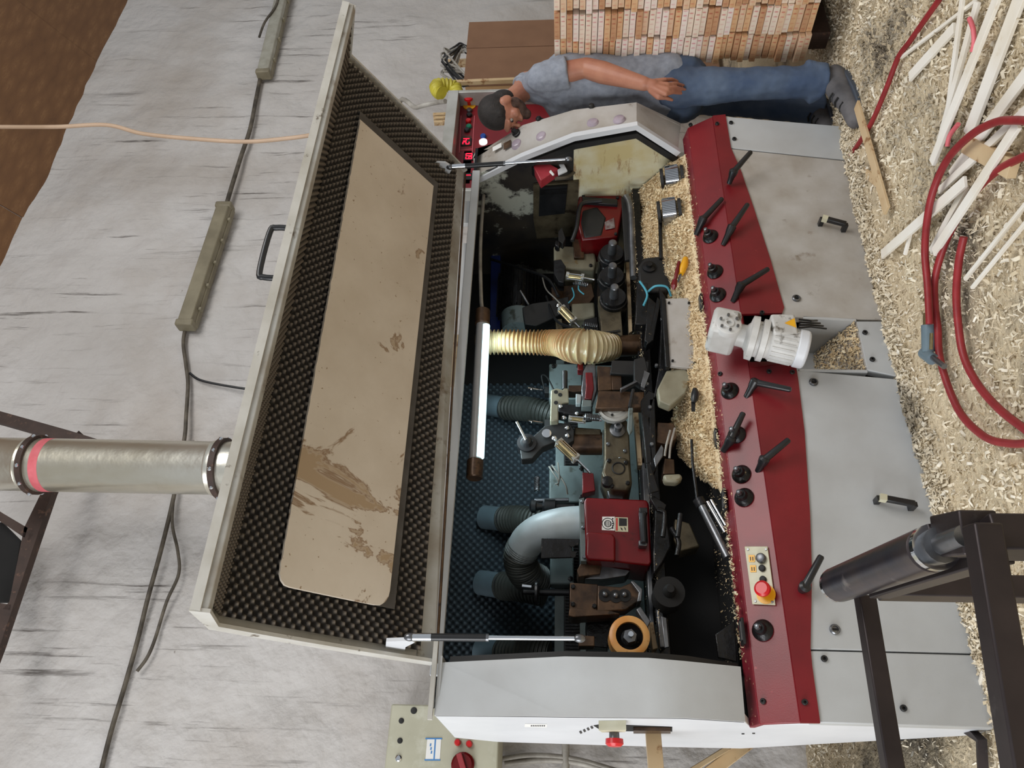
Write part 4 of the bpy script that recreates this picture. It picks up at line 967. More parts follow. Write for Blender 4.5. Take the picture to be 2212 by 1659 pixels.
# motors at the back right
def ribmotor(x, y, Y, L, r, mat, name):
    c = pY(x, y, Y); m_ = part(MB().lathe(c, (1, 0, 0), [(-L/2, r*.7), (-L/2+.02, r), (L/2-.02, r), (L/2, r*.7)], 26), name, mat)
    fn = MB()
    for k in range(26):
        a = k*2*math.pi/26; o = Vector((0, math.cos(a), math.sin(a))); t_ = Vector((0, -math.sin(a), math.cos(a)))
        fn.obox(c+o*(r+.006), (L/2-.03, 0, 0), o*.012, t_*.002)
    part(fn, 'cooling_fins', mat, m_); return m_
ribmotor(1120, 640, 3.66, .34, .11, m_dark, 'spindle_motor')
lth('motor_end_bell', 1120, 688, 3.6, (1, 0, 0), [(-.10, .05), (-.09, .09), (.02, .10)], m_teal)
prt('blue_beam', [(1062, 430), (1082, 425), (1080, 735), (1058, 735)], 3.72, .1, m_navy)
# white guarded box and belts
wb = prt('white_casting', [(1196, 530), (1282, 532), (1288, 562), (1284, 584), (1196, 578)], 3.34, .2, m_cream, bevel=.012)
prt('casting_strap', [(1238, 516), (1262, 518), (1262, 556), (1240, 556)], 3.32, .05, m_brownm, wb)
prt('clamp_jaw', [(1196, 562), (1212, 560), (1222, 575), (1218, 610), (1206, 608), (1196, 590)], 3.28, .08, m_dark)
prt('brown_motor_cover', [(1190, 620), (1278, 612), (1284, 640), (1270, 660), (1196, 664)], 3.42, .15, m_brownm)
prt('white_motor_face', [(1234, 655), (1284, 652), (1286, 684), (1260, 690), (1234, 690)], 3.38, .1, m_cream, bevel=.01)
# three feed-roller drives with shafts towards us
for x, y in ((1322, 545), (1322, 594), (1326, 640)):
    fr = lth('feed_roller', x, y, 3.16, (0, 1, 0), [(0, .03), (.0, .06), (.008, .064), (.02, .064), (.022, .07), (.05, .074), (.055, .070), (.2, .072)], m_dark, n=28)
    lth('roller_shaft', x, y, 3.16, NY, [(-.01, .024), (.075, .022), (.08, .018), (.082, .006)], m_steel, fr, 16)
prt('roller_plate', [(1292, 640), (1338, 630), (1346, 730), (1300, 728)], 3.2, .08, m_olive)
tub('fence_tube', [(1352, 424, 3.1), (1362, 450, 3.1), (1366, 540, 3.12), (1368, 600, 3.12)], .018, m_steel, sm=6)
prt('fence_web', [(1342, 425), (1358, 440), (1362, 560), (1350, 562)], 3.13, .02, m_blackm)
bk = prt('side_plate', [(1364, 430), (1400, 425), (1440, 470), (1450, 560), (1436, 575), (1366, 570)], 3.2, .05, m_brownm, label='resin darkened plate with a round boss')
lth('round_boss', 1388, 496, 3.2, NY, [(0, .04), (.006, .04), (.008, .032), (.008, .01)], m_brownm, bk)
prt('black_drum_guard', [(1378, 575), (1392, 556), (1432, 552), (1454, 566), (1456, 610), (1440, 630), (1400, 632), (1380, 606)], 3.08, .2, m_blackm, bevel=.01)
lth('drum_shaft', 1402, 578, 3.08, NY, [(0, .034), (.01, .034), (.014, .016), (.03, .014)], m_dark)
tub('round_bar', [(1426, 470, 3.02), (1428, 560, 3.02)], .010, m_dark)
for pts in ([(1382, 608, 3.0), (1394, 625, 2.99), (1398, 640, 2.99), (1390, 660, 3.0)], [(1400, 630, 3.0), (1416, 618, 2.97), (1440, 620, 2.97), (1450, 640, 3.0)]):
    tub('turquoise_air_line', pts, .0055, m_turq, sm=6)
# red cover box at the outfeed end, dark hose across it
rc = prt('belt_cover', [(1251, 416), (1342, 421), (1348, 432), (1334, 512), (1256, 518), (1244, 470)], 3.22, .2, m_redg, bevel=.008)
prt('cover_window', [(1258, 454), (1290, 446), (1310, 470), (1300, 508), (1262, 514), (1254, 480)], 3.215, .02, m_blackm, rc, bevel=.012)
prt('cover_latch', [(1258, 424), (1296, 427), (1334, 430), (1334, 442), (1258, 436)], 3.2, .03, m_black, rc)
prt('cover_letter', [(1306, 480), (1326, 470), (1328, 492), (1308, 496)], 3.214, .002, pm('worn_white_print', (150, 146, 144), (90, 40, 40), 40, .6), rc, bevel=0)
tub('black_hose', [(1300, 434, 3.17), (1264, 438, 3.17), (1252, 450, 3.17), (1246, 490, 3.18), (1236, 520, 3.2)], .012, m_black, rc, sm=6)
gfr = part(MB().polyX([(1152, 396), (1250, 388), (1246, 470), (1252, 505), (1160, 512), (1152, 470)], 3.185, -.015), 'grey_frame', m_olive, label='dirty frame around a dark window')
part(MB().polyX([(1166, 402), (1226, 398), (1220, 458), (1164, 464)], 3.168, -.012), 'dark_window', m_black, gfr)
part(MB().polyX([(1166, 410), (1225, 407), (1224, 418), (1166, 420)], 3.155, -.004), 'window_rail', m_dark, gfr)
# limit switch with a red body on a white bracket
ls = prt('limit_switch', [(1152, 358), (1168, 350), (1185, 352), (1206, 364), (1168, 390)], 2.98, .06, pm('faded_red_plastic', (176, 62, 72), (150, 44, 52), 8, .4), bevel=.004)
prt('switch_bracket', [(1192, 328), (1212, 326), (1210, 338), (1226, 368), (1206, 377), (1204, 366), (1212, 362), (1198, 340)], 2.98, .012, m_white, ls)
prt('switch_key', [(1190, 366), (1198, 376), (1194, 378), (1186, 370)], 2.97, .01, m_paper, ls)
prt('switch_back', [(1148, 360), (1168, 346), (1172, 352), (1154, 366)], 2.99, .06, m_blackm, ls)
tub('switch_cable', [(1200, 386, 3.0), (1225, 382, 3.02), (1245, 366, 3.05), (1258, 340, 3.08), (1260, 318, 3.1)], .010, m_cablk, ls, sm=7)
# knurled outfeed rollers lying in the shavings
for (x, y, r_, L) in ((1452, 384, .062, .07), (1446, 455, .062, .07)):
    p = pY(x, y, 2.97); kr = part(MB().lathe(p, (0, -.2, -1), [(-.035, .03), (-.034, r_), (.034, r_), (.036, .03)], 40), 'knurled_roller', m_steel)
    kn_ = MB()
    for k in range(48):
        a = k*2*math.pi/48; axv = Vector((0, -.2, -1)).normalized(); o1 = axv.orthogonal().normalized(); o2 = axv.cross(o1); o = o1*math.cos(a)+o2*math.sin(a)
        kn_.obox(p+o*(r_+.001), axv*.032, o*.003, axv.cross(o)*.002)
    part(kn_, 'knurling', m_chrome, kr)
    for dz, mm in ((-.052, m_blackm), (.052, m_blackm)):
        part(MB().lathe(p+Vector((0, -.2, -1)).normalized()*dz, (0, -.2, -1), [(-.008, r_*.9), (.008, r_*.9)], 24), 'roller_flange', mm, kr)
# small hardware: bolt heads, springs, leads
def bolts(pts, Y, r=.011, mt=m_steel, parent=None):
    for x, y in pts: lth('bolt_head', x, y, Y, NY, [(-.006, r), (.007, r), (.009, r*.7)], mt, parent, 6)
bolts([(1316, 996), (1352, 1000), (1356, 1044), (1322, 1050)], 3.138, .010, m_dark, gbx)
bolts([(1314, 912), (1314, 960), (1350, 975), (1340, 992)], 3.158, .009, m_steel, fp)
bolts([(1238, 1268), (1238, 1306), (1284, 1310)], 3.118, .010, m_dark, sh)
bolts([(1258, 1084), (1260, 1140), (1262, 1204)], 3.118, .008, m_steel, rg)
bolts([(1196, 792), (1250, 792), (1196, 850), (1192, 1012), (1256, 1012), (1256, 1074), (1194, 1190), (1232, 1250)], 3.526, .012, m_dark)
bolts([(1204, 540), (1274, 545), (1276, 574)], 3.338, .010, m_dark, wb)
bolts([(1260, 424), (1334, 428), (1330, 506)], 3.218, .009, m_blackm, rc)
bolts([(1374, 440), (1374, 560), (1430, 540)], 3.198, .010, m_dark, bk)
bolts([(1445, 655), (1488, 655), (1500, 785), (1453, 780)], 2.958, .006, m_dark, pl)
bolts([(1398, 830), (1418, 790), (1430, 690), (1404, 880), (1408, 960)], 3.035, .009, m_steel)
def spring(p, q, r, turns):
    P_, Q_ = pY(*p), pY(*q); d = Q_-P_; o = d.orthogonal().normalized(); o2 = d.normalized().cross(o); n = turns*10
    return part(MB().tube([P_+d*(k/n)+(o*math.cos(k*.628)+o2*math.sin(k*.628))*r for k in range(n+1)], .003, 5), 'spring', m_steel)
spring((1262, 900, 3.1), (1296, 903, 3.1), .014, 9); spring((1258, 700, 3.2), (1290, 706, 3.2), .012, 8); spring((1240, 610, 3.2), (1270, 616, 3.2), .011, 8); spring((1160, 1060, 3.4), (1160, 1030, 3.4), .012, 8)
tub('black_lead', [(1060, 560, 3.6), (1110, 575, 3.5), (1180, 600, 3.35), (1206, 640, 3.3)], .008, m_black, sm=7)
tub('black_lead', [(1180, 640, 3.4), (1200, 690, 3.3), (1240, 710, 3.2), (1290, 720, 3.15), (1340, 715, 3.15)], .007, m_black, sm=7)
tub('thin_lead', [(1172, 600, 3.4), (1180, 625, 3.38), (1200, 645, 3.34), (1214, 660, 3.3)], .004, m_cabw, sm=6)
tub('thin_lead', [(1200, 850, 3.3), (1182, 815, 3.45), (1170, 812, 3.5), (1176, 840, 3.5)], .004, m_blackm, sm=6)
tub('turquoise_air_line', [(1236, 622, 3.3), (1240, 640, 3.28), (1228, 655, 3.3)], .004, m_turq, sm=6); tub('turquoise_air_line', [(1252, 610, 3.3), (1250, 625, 3.28), (1262, 636, 3.28)], .004, m_turq, sm=6)
prt('clamp_jaw', [(1206, 500), (1214, 490), (1222, 516), (1216, 526), (1206, 520)], 3.25, .05, m_blackm)
prt('jaw_knob', [(1200, 518), (1210, 522), (1208, 534), (1198, 530)], 3.24, .04, m_dark, bevel=.006)
prt('caked_casting', [(1298, 722), (1330, 716), (1346, 728), (1344, 742), (1300, 738)], 3.18, .1, m_dark)
prt('caked_casting', [(1262, 690), (1290, 684), (1296, 730), (1266, 728)], 3.3, .1, m_dark)
prt('caked_casting', [(1200, 690), (1214, 688), (1216, 716), (1202, 716)], 3.3, .1, m_olive)
prt('blade_holder', [(1370, 776), (1392, 770), (1400, 800), (1384, 830), (1370, 820)], 3.02, .05, m_blackm)
prt('blade_holder', [(1392, 800), (1404, 806), (1392, 838), (1384, 834)], 3.0, .03, m_steel, bevel=.001)
prt('bed_side_bracket', [(1404, 1076), (1412, 1070), (1440, 1090), (1436, 1104), (1418, 1100)], 3.06, .05, m_dark)
# shavings heaped on the shelf : surface follows a height field
def h_shelf(x, y):
    t = np.clip((y-2.92)/.26, 0, 1)
    amt = np.clip((x-1.16-.2*np.clip((y-2.92)/.2, 0, 1))/.2, 0, 1)
    side = np.clip((x-2.35)/.35, 0, 1)
    h = .766+amt*np.clip((y-2.918)/.05, 0, 1)*(.050+.07*t+.10*side*t)+.014*sines(x, y, 10, 15, 60, 41)*amt*np.clip((y-2.918)/.05, 0, 1)-.03*(1-amt)
    return h
X, Y = g2(1.16, 3.18, 2.915, 3.18, 170, 24)
Zs = h_shelf(X, Y); Zs[0] -= .06; Zs[:, -1] -= .08
sh_o = grid('shavings_heap', np.stack([X, Y, Zs], -1), 170, 24, m_chip, kind='stuff', base=(2.2, 3.05, .76)); tag(sh_o, 'packed bed of pale shavings on the shelf behind the red console', 'shavings')
r = np.random.RandomState(77); n = 26000
fx = 1.2+1.97*r.rand(n); fy = 2.90+.28*r.rand(n)
fz = h_shelf(fx, fy); k = fz > .775
flakes('loose_shavings', np.stack([fx[k], fy[k], fz[k]+.003], -1), .9, .006, .028, m_chip, 'loose curls of pale shavings spilling over the machine shelf', 'shavings', 14)
fx = .62+2.5*r.rand(1300); fy = 2.86+.07*r.rand(1300)
flakes('rail_dust', np.stack([fx, fy, .769+0*fx], -1), .3, .006, .024, m_chip, None, None, 15, parent=mach)
fx = .65+2.5*r.rand(2600); fy = 3.05+.5*r.rand(2600)
flakes('bed_dust', np.stack([fx, fy, 1.030+0*fx], -1), .3, .004, .014, m_chip, None, None, 16, parent=mach)
fx = .65+1.2*r.rand(700); fy = 2.90+.38*r.rand(700)
flakes('tray_dust', np.stack([fx, fy, .759+0*fx], -1), .3, .004, .016, m_chip, None, None, 17, parent=mach)
# ---- loose tools on the shelf
def tool(name, label, cat, parts_):
    root = None
    for nm, mb, mt in parts_:
        if root is None:
            P_ = mb.v; c = sum(P_, Vector())/len(P_); root = thing(name, label, cat, (c.x, c.y, min(p.z for p in P_)))
        part(mb, nm, mt, root)
    return root
def tb(pts, r, n=12): return MB().tube([pY(*p) for p in pts], r, n)
tool('screwdriver', 'screwdriver with a fat yellow handle stuck in the shelf shavings', 'screwdriver', [('handle', tb([(1481, 558, 2.93), (1479, 570, 2.93), (1473, 585, 2.94), (1471, 592, 2.94)], [.013, .019, .018, .012]), m_yel), ('shank', tb([(1471, 592, 2.94), (1464, 610, 2.97)], .005), m_steel)])
tool('screwdriver', 'slim dark red screwdriver beside the yellow one', 'screwdriver', [('handle', tb([(1467, 566, 2.93), (1462, 590, 2.93), (1458, 606, 2.94)], [.008, .010, .007]), m_redg), ('ferrule', tb([(1458, 606, 2.94), (1456, 618, 2.94), (1455, 626, 2.95)], [.013, .015, .006]), m_redg)])
tool('paint_scraper', 'small black oval handled scraper lying on the shavings', 'scraper', [('handle', tb([(1501, 840, 2.93), (1502, 850, 2.93), (1500, 862, 2.93), (1498, 870, 2.93)], [.010, .018, .017, .008]), m_black), ('blade', MB().polyY([(1493, 868), (1502, 868), (1502, 888), (1494, 888)], 2.935, .006), m_blackm)])
tool('box_spanner', 'chrome T-handled box spanner leaning against the red console', 'spanner', [('tube', tb([(1512, 1085, 2.98), (1572, 1205, 2.93)], .017, 16), m_steel), ('rod', tb([(1528, 1084, 2.95), (1566, 1150, 2.93)], .007), m_chrome), ('rod', tb([(1536, 1080, 2.95), (1568, 1135, 2.93)], .006), m_chrome), ('collar', tb([(1508, 1078, 2.98), (1516, 1093, 2.98)], .024, 16), m_dark)])
tool('steel_rod', 'thin bent steel rod standing in the shavings above the spanner', 'rod', [('rod', tb([(1494, 950, 2.97), (1496, 1000, 2.96), (1506, 1078, 2.97)], .006), m_dark)])
# lower cutter spindle in the dark bay, clamp levers there
cs = lth('lower_spindle', 1446, 1278, 3.0, NY, [(-.1, .06), (.0, .06), (.002, .026), (.02, .024), (.03, .016), (.04, .014)], m_void)  # shade of the dark bay put into the spindle's colour
for pts in ([(1420, 1100, 3.0), (1436, 1110, 3.0), (1432, 1160, 3.0)], [(1470, 1110, 2.97), (1464, 1160, 2.97)], [(1450, 1140, 3.0), (1466, 1170, 3.0), (1462, 1200, 3.0)]):
    tub('clamp_arm', pts, .010, m_dark, sm=5)
prt('caked_casting', [(1416, 1090), (1432, 1100), (1444, 1140), (1450, 1180), (1432, 1215), (1412, 1240), (1410, 1180)], 3.08, .1, m_dark, bevel=.006)
prt('caked_casting', [(1458, 1120), (1490, 1130), (1512, 1180), (1470, 1190), (1456, 1165)], 3.1, .1, m_olive, bevel=.006)
prt('slotted_plate', [(1428, 1330), (1440, 1334), (1446, 1398), (1436, 1400)], 3.02, .01, m_steel)
prt('lower_plate', [(1545, 1370), (1588, 1340), (1592, 1430), (1552, 1420)], 2.95, .02, m_dark)

# ============================================================ CONTROL PANEL behind the outfeed end
YP = 3.55
A, B = pY(964, 195, YP), pY(954, 352, YP)
zt = (A.z+B.z)/2; xr = A.x; xl = pY(985, 400, YP).x-.05; zb = 1.42; xl = max(xl, 3.47)
cpn = thing('control_panel', 'framed red control panel with lit buttons and red digits beside the man', 'control panel', ((xl+xr)/2, YP, zb))
fr = .075; dp = .14
part(MB().box(xl, xr, YP, YP+dp, zt-fr, zt), 'frame_bar', m_alu, cpn, bevel=.004); part(MB().box(xl, xr, YP, YP+dp, zb, zb+fr), 'frame_bar', m_alu, cpn, bevel=.004)
part(MB().box(xr-fr*.35, xr, YP, YP+dp, zb+fr, zt-fr), 'frame_bar', m_alu, cpn, bevel=.004); part(MB().box(xl, xl+fr*.35, YP, YP+dp, zb+fr, zt-fr), 'frame_bar', m_alu, cpn, bevel=.004)
part(MB().box(xl+.02, xr-.02, YP+dp-.02, YP+dp+.2, zb+.02, zt-.02), 'panel_case', m_alu, cpn)
YB = YP+dp-.02
part(MB().box(xl+.027, xr-.027, YB-.006, YB, zb+fr, zt-fr), 'red_face', m_red, cpn)
def btn(x, y, r, h, mat, name):
    return part(MB().lathe(pY(x, y, YB-.006), NY, [(0, r), (h*.7, r), (h, r*.75)], 18), name, mat, cpn)
part(MB().lathe(pY(1014, 228, YB-.006), NY, [(0, .045), (.004, .045)], 24), 'emergency_ring', m_yel, cpn)
part(MB().lathe(pY(1014, 224, YB-.01), NY, [(0, .02), (.04, .02), (.045, .036), (.06, .034), (.065, .02)], 22), 'emergency_button', m_redpl, cpn)
for x, y, mt, nm in ((1014, 240, m_steel, 'key_switch'), (1014, 250, m_black, 'push_button'), (1012, 263, m_redpl, 'push_button'), (1013, 275, m_green, 'push_button'), (1009, 283, m_black, 'push_button'), (1044, 296, m_blue, 'push_button')):
    btn(x, y, .020, .02, mt, nm)
btn(1048, 224, .026, .018, m_grn, 'green_pilot_lamp'); btn(1044, 308, .028, .018, m_wht, 'white_pilot_lamp')
def lineY(p0, p1, r, mat, name): return part(MB().tube([pY(*p0, YB-.007), pY(*p1, YB-.007)], r, 4), name, mat, cpn)
for a in (((996, 250), (992, 330)), ((1025, 250), (1020, 330)), ((1020, 322), (994, 325))): lineY(*a, .0025, m_pink, 'panel_line')
SEG = {'0': 'abcdef', '1': 'bc', '2': 'abged', '4': 'fgbc', '6': 'afgedc', '8': 'abcdefg'}
def digits(txt, x, y, hgt, bx):
    c = pY(x, y, YB-.012)
    d = part(MB().box(c.x-bx, c.x+bx, YB-.014, YB-.004, c.z-hgt*.85, c.z+hgt*.85), 'digital_display', m_blackm, cpn, bevel=.002)
    n = len(txt); w = hgt*.5
    for i, ch in enumerate(txt):
        ox = c.x+(i-(n-1)/2)*w*1.5; mb = MB(); t_ = hgt*.07
        sg = {'a': (ox-w/2, ox+w/2, c.z+hgt/2), 'g': (ox-w/2, ox+w/2, c.z), 'd': (ox-w/2, ox+w/2, c.z-hgt/2)}
        vt = {'f': (ox-w/2, 0, 1), 'b': (ox+w/2, 0, 1), 'e': (ox-w/2, -1, 0), 'c': (ox+w/2, -1, 0)}
        for s_ in SEG[ch]:
            if s_ in sg: a, b_, z = sg[s_]; mb.box(a, b_, YB-.016, YB-.014, z-t_, z+t_)
            else: a, l0, h0 = vt[s_]; mb.box(a-t_, a+t_, YB-.016, YB-.014, c.z+l0*hgt/2, c.z+h0*hgt/2)
        part(mb, 'led_digit', m_led, d)
part(MB().box(pY(1006, 318, YB).x, pY(1006, 296, YB).x, YB-.008, YB-.002, pY(1017, 307, YB).z, pY(997, 307, YB).z), 'display_bezel', m_brownm, cpn)
digits('24', 1007, 306, .042, .034); digits('60', 1013, 338, .040, .034); digits('1', 1011, 381, .036, .03)
part(MB().box(pY(1008, 398, YB).x, pY(1008, 328, YB).x, YB-.006, YB-.001, pY(1018, 360, YB).z, pY(1000, 360, YB).z), 'display_strip', m_alu, cpn)
part(MB().box((xl+xr)/2-.04, (xl+xr)/2+.04, YP+.2, YP+.28, 0, zb+.1), 'panel_post', m_alu, cpn)
# flexible conduit rising behind the hood to the panel
cc = catmull([(3.02, 4.2, 2.40)]+[tuple(pY(860, 248, 4.0)), tuple(pY(900, 232, 3.9)), tuple(pY(940, 222, 3.85)), tuple(pY(962, 219, YP+dp+.1))], 8)
cd_ = MB().tube(cc, .018, 12).build('conduit', m_cabw, None); tag(cd_, 'beige grey cable conduit sagging from behind the hood to the control panel', 'cable')
# odds and ends lying on the machine roof, seen in the slot under the hinge
for x0, x1, w, mt, lab in ((2.86, 3.02, .03, m_paper, 'short white strip lying on the machine roof at the right end of the hinge slot'), (2.30, 2.72, .03, m_paper, 'long white strip lying on the machine roof behind the hinge slot'), (1.86, 2.14, .03, m_lath, 'pine stick lying on the machine roof above the lit lamp'),
        (1.0, 1.22, .05, m_lath, 'pine block lying on the machine roof above the red guard'), (.70, .84, .03, m_paper, 'short white strip lying on the machine roof near the infeed end')):
    tag(MB().box(x0, x1, 3.07, 3.07+w, 1.909, 1.945).build('roof_scrap', mt, None, bevel=.002), lab, 'scrap', 'scraps on the machine roof')
# ============================================================ BACK CORNER: brown boards, battens, cable coil, yellow hose
Yb = 4.45
A, B, C2 = pY(1012, 47, Yb), pY(1009, 104, Yb), pY(1001, 182, Yb)
for (p, q, lab) in ((A, B, 'tall brown fibreboard panel standing nearest the plank stack'), (B, C2, 'tall brown fibreboard panel standing next to the coiled cables')):
    tag(MB().box(q.x+.004, p.x-.004, Yb, Yb+.03, 0.05, (p.z+q.z)/2).build('fibreboard_panel', m_mdf, None, bevel=.003), lab, 'board', 'brown fibreboard panels')
for k in range(3):
    tag(MB().box(C2.x+.01+k*.012, A.x-.02, Yb+.035+k*.05, Yb+.075+k*.05, 0.05, C2.z-.01-k*.012).build('fibreboard_panel', m_plyedge, None, bevel=.003),
        ['pale edged board directly behind the brown panels', 'second pale edged board behind the brown panels', 'rearmost pale edged board behind the brown panels'][k], 'board', 'brown fibreboard panels')
def pole(x0, y0, x1, y1, Y, w, d, label, mat=m_lath):
    a, b_ = pY(x0, y0, Y), pY(x1, y1, Y); b_ = Vector((a.x+.06, a.y, .02))
    o = MB().beam(a, b_, w, d, (0, 1, 0)).build('pine_batten', mat, None, bevel=.002); return tag(o, label, 'batten', 'battens leaning behind the machine')
pole(936, 250, 1000, 256, 4.35, .028, .04, 'leftmost pine batten leaning behind the control panel')
pole(937, 258, 1000, 264, 4.33, .028, .04, 'pine batten second from the left behind the control panel')
pole(938, 266, 1000, 272, 4.31, .022, .04, 'pine batten third from the left behind the control panel')
pole(963, 134, 1020, 150, 4.7, .03, .04, 'pine batten behind the coil of cable')
pole(966, 142, 1020, 158, 4.76, .020, .04, 'second pine batten behind the coil of cable')
pole(958, 180, 1020, 230, 4.3, .03, .04, 'pine batten under the yellow hose end')
coil = thing('cable_coil', 'coil of grey and black cables hanging beside the brown panels', 'cable', pY(1000, 150, 4.5))
rr_ = random.Random(5)
for k in range(13):
    a = pY(975+rr_.uniform(-6, 12), 118+rr_.uniform(-20, 25), 4.5+rr_.uniform(-.06, .06)); b_ = pY(1000+rr_.uniform(-6, 6), 160+rr_.uniform(-12, 25), 4.48+rr_.uniform(-.05, .05))
    c_ = pY(1020, 170+rr_.uniform(-15, 15), 4.5); m1 = a.lerp(b_, .5)+Vector((rr_.uniform(-.1, .1), -.05, .12))
    part(MB().tube(catmull([c_+Vector((.1, 0, -.2)), pY(1004, 105, 4.52)+Vector((rr_.uniform(-.05, .05), 0, 0)), a, m1, b_, c_], 5), .010, 7), 'cable_turn', m_cabw if k % 3 else m_black, coil)
yb = pY(1000, 240, 4.25); yh = catmull([Vector((yb.x, 4.25, .06)), Vector((yb.x, 4.25, 1.2)), pY(1010, 236, 4.25), pY(988, 208, 4.25), pY(982, 190, 4.25), pY(962, 184, 4.22), pY(944, 186, 4.2), pY(946, 196, 4.18), pY(954, 202, 4.18)], 14)
tag(MB().tube(yh, [.055+.006*math.sin(k*1.3) for k in range(len(yh))], 18).build('ribbed_hose', m_yellow, None, smooth=60), 'yellow ribbed hose curling above the control panel', 'hose')
# ============================================================ WALL: lamps, cables, duct, lattice girder, cabinet
def pW(x, y, off=.05): return pY(x, y, 5.0-off)
def fixture(a, b_, label, gro, closed):
    A, B = pW(*a, .1), pW(*b_, .1); d = B-A; L = d.length; dn = d.normalized()
    t = thing('strip_light', label, 'lamp', (A+B)/2, gro); up_ = Vector((0, -1, 0)).cross(dn)
    part(MB().obox((A+B)/2+Vector((0, .03, 0)), dn*L/2, up_*.075, Vector((0, .03, 0))), 'lamp_tray', m_fixt, t, bevel=.01)
    part(MB().prism([A+dn*.02-up_*.07, A+dn*.02-up_*.055+Vector((0, -.05, 0)), A+dn*.02+up_*.055+Vector((0, -.05, 0)), A+dn*.02+up_*.07], dn*(L-.04)), 'diffuser', m_fixt if closed else m_diff, t, bevel=.008)
    for e in (A, B): part(MB().obox(e+Vector((0, .0, 0)), dn*.03, up_*.072, Vector((0, .052, 0))), 'end_piece', m_fixt, t, bevel=.012)
    for k in range(5): part(MB().obox(A+dn*L*(.12+.19*k)-up_*.08+Vector((0, .0, 0)), dn*.012, up_*.010, Vector((0, .02, 0))), 'clip', m_fixt, t)
fixture((402, 702), (486, 448), 'dusty beige strip light with a closed cover in the middle of the wall', 'wall strip lights', True)
fixture((570, 160), (622, -60), 'pale strip light with a clear ribbed diffuser at the upper corner of the wall', 'wall strip lights', False)
def wcable(name, pts, r, mat, label, off=.05, n=8):
    o = MB().tube(catmull([pW(x, y, off) for x, y in pts], 8), r, n).build(name, mat, None, smooth=50); return tag(o, label, 'cable')
wcable('wall_cable', [(488, 446), (500, 405), (520, 340), (540, 280), (552, 220), (562, 170)], .020, m_cablk, 'grimy twin cable sagging between the two wall lamps', .06)
wcable('wall_cable', [(402, 705), (396, 740), (402, 790), (406, 830), (402, 900), (398, 950), (376, 1070), (350, 1180), (320, 1290), (298, 1380), (270, 1480), (240, 1580), (215, 1680)], .015, m_cablk, 'long grimy cable running left along the wall from the middle lamp behind the duct')
wcable('wall_cable', [(376, 1066), (372, 1130), (384, 1190), (386, 1240), (360, 1300), (335, 1380), (318, 1420), (296, 1450)], .011, m_cablk, 'thinner loose cable bulging beside the long wall cable left of the duct')
wcable('wall_cable', [(410, 806), (430, 820), (470, 830), (545, 842), (620, 850), (760, 856), (900, 858)], .010, m_black, 'thin black cable dropping from the wall lamp line behind the hood')
wcable('wall_cable', [(560, 80), (572, 48), (596, 12), (606, -30)], .012, m_cablk, 'short dark cable looping over the upper corner lamp', .16)
o = MB().tube(catmull([pY(-20, 274, 4.2), pY(120, 274, 4.2), pY(230, 270, 4.2), pY(310, 289, 4.2), pY(420, 300, 4.2), pY(530, 306, 4.2), pY(620, 299, 4.2), pY(690, 289, 4.2), pY(800, 270, 4.2), pY(905, 262, 4.2)], 8), .017, 10).build('hanging_cable', m_cable, None, smooth=50)
tag(o, 'cream cable hanging from the ceiling in front of the wall and behind the hood', 'cable')
# duct
Yd = 4.2
dA, dB = pY(-25, 1002, Yd), pY(900, 1019, Yd)
dv = dB-dA; dax = dv.normalized(); Ld = dv.length
def dt(x): return (pY(x, 1006, Yd)-dA).dot(dax)
duct = thing('dust_duct', 'dusty galvanised dust extraction duct dropping behind the hood', 'duct', dB)
R_ = 58*mpp(pY(300, 1005, Yd))
def dl(prof, name, mat, n=40): return part(MB().lathe(dA, dax, prof, n), name, mat, duct)
dl([(0, R_), (dt(60), R_), (dt(64), R_*1.03), (dt(68), R_), (dt(78), R_)], 'duct_pipe', m_duct)
dl([(dt(84), R_), (dt(462), R_*.985), (dt(466), R_*1.02), (dt(470), R_*.985), (dt(482), R_*.985)], 'duct_pipe', m_duct)
dl([(dt(488), R_*.985), (Ld, R_*.985)], 'duct_pipe', m_duct)
for x in (80, 484):
    c = dA+dax*dt(x); ring = MB(); nn = 40; o1 = dax.orthogonal().normalized(); o2 = dax.cross(o1)
    ring.lathe(c-dax*.018, dax, [(0, R_*1.0), (0, R_*1.12), (.036, R_*1.12), (.036, R_*1.0)], 40)
    rg_ = part(ring, 'duct_flange', m_rust, duct)
    for k in range(10):
        a = k*.628+.3; p = c+(o1*math.cos(a)+o2*math.sin(a))*R_*1.12
        part(MB().ell(p, .014, .014, .014, n=8, m=5), 'flange_bolt', m_chrome, rg_)
dl([(dt(98), R_*1.003), (dt(117), R_*1.003)], 'red_tape', m_pink)
# lattice girder under the roof
Yg = 4.6
gd = thing('lattice_girder', 'dark brown steel lattice girder beside the duct under the roof', 'girder', pY(80, 1100, Yg))
for nm, pts, d in (('end_post', [(-20, 880), (0, 888), (150, 930), (215, 950), (130, 950), (0, 913), (-20, 908)], .05), ('bottom_chord', [(170, 930), (113, 1062), (80, 1158), (0, 1394), (-25, 1460), (-25, 1350), (20, 1300), (52, 1140), (90, 1062), (120, 980)], .06),
        ('web_bar', [(-20, 1092), (0, 1105), (76, 1150), (62, 1168), (0, 1126), (-20, 1114)], .05), ('web_bar', [(-20, 1300), (24, 1306), (20, 1330), (-20, 1322)], .05)):
    part(MB().polyY(pts, Yg, d), nm, m_rust, gd)
part(MB().polyY([(-30, 1130), (4, 1128), (44, 1168), (22, 1300), (-30, 1300)], Yg+.1, .03), 'dark_backing', m_void, gd)  # added near-black sheet standing in for the dark between the girder bars
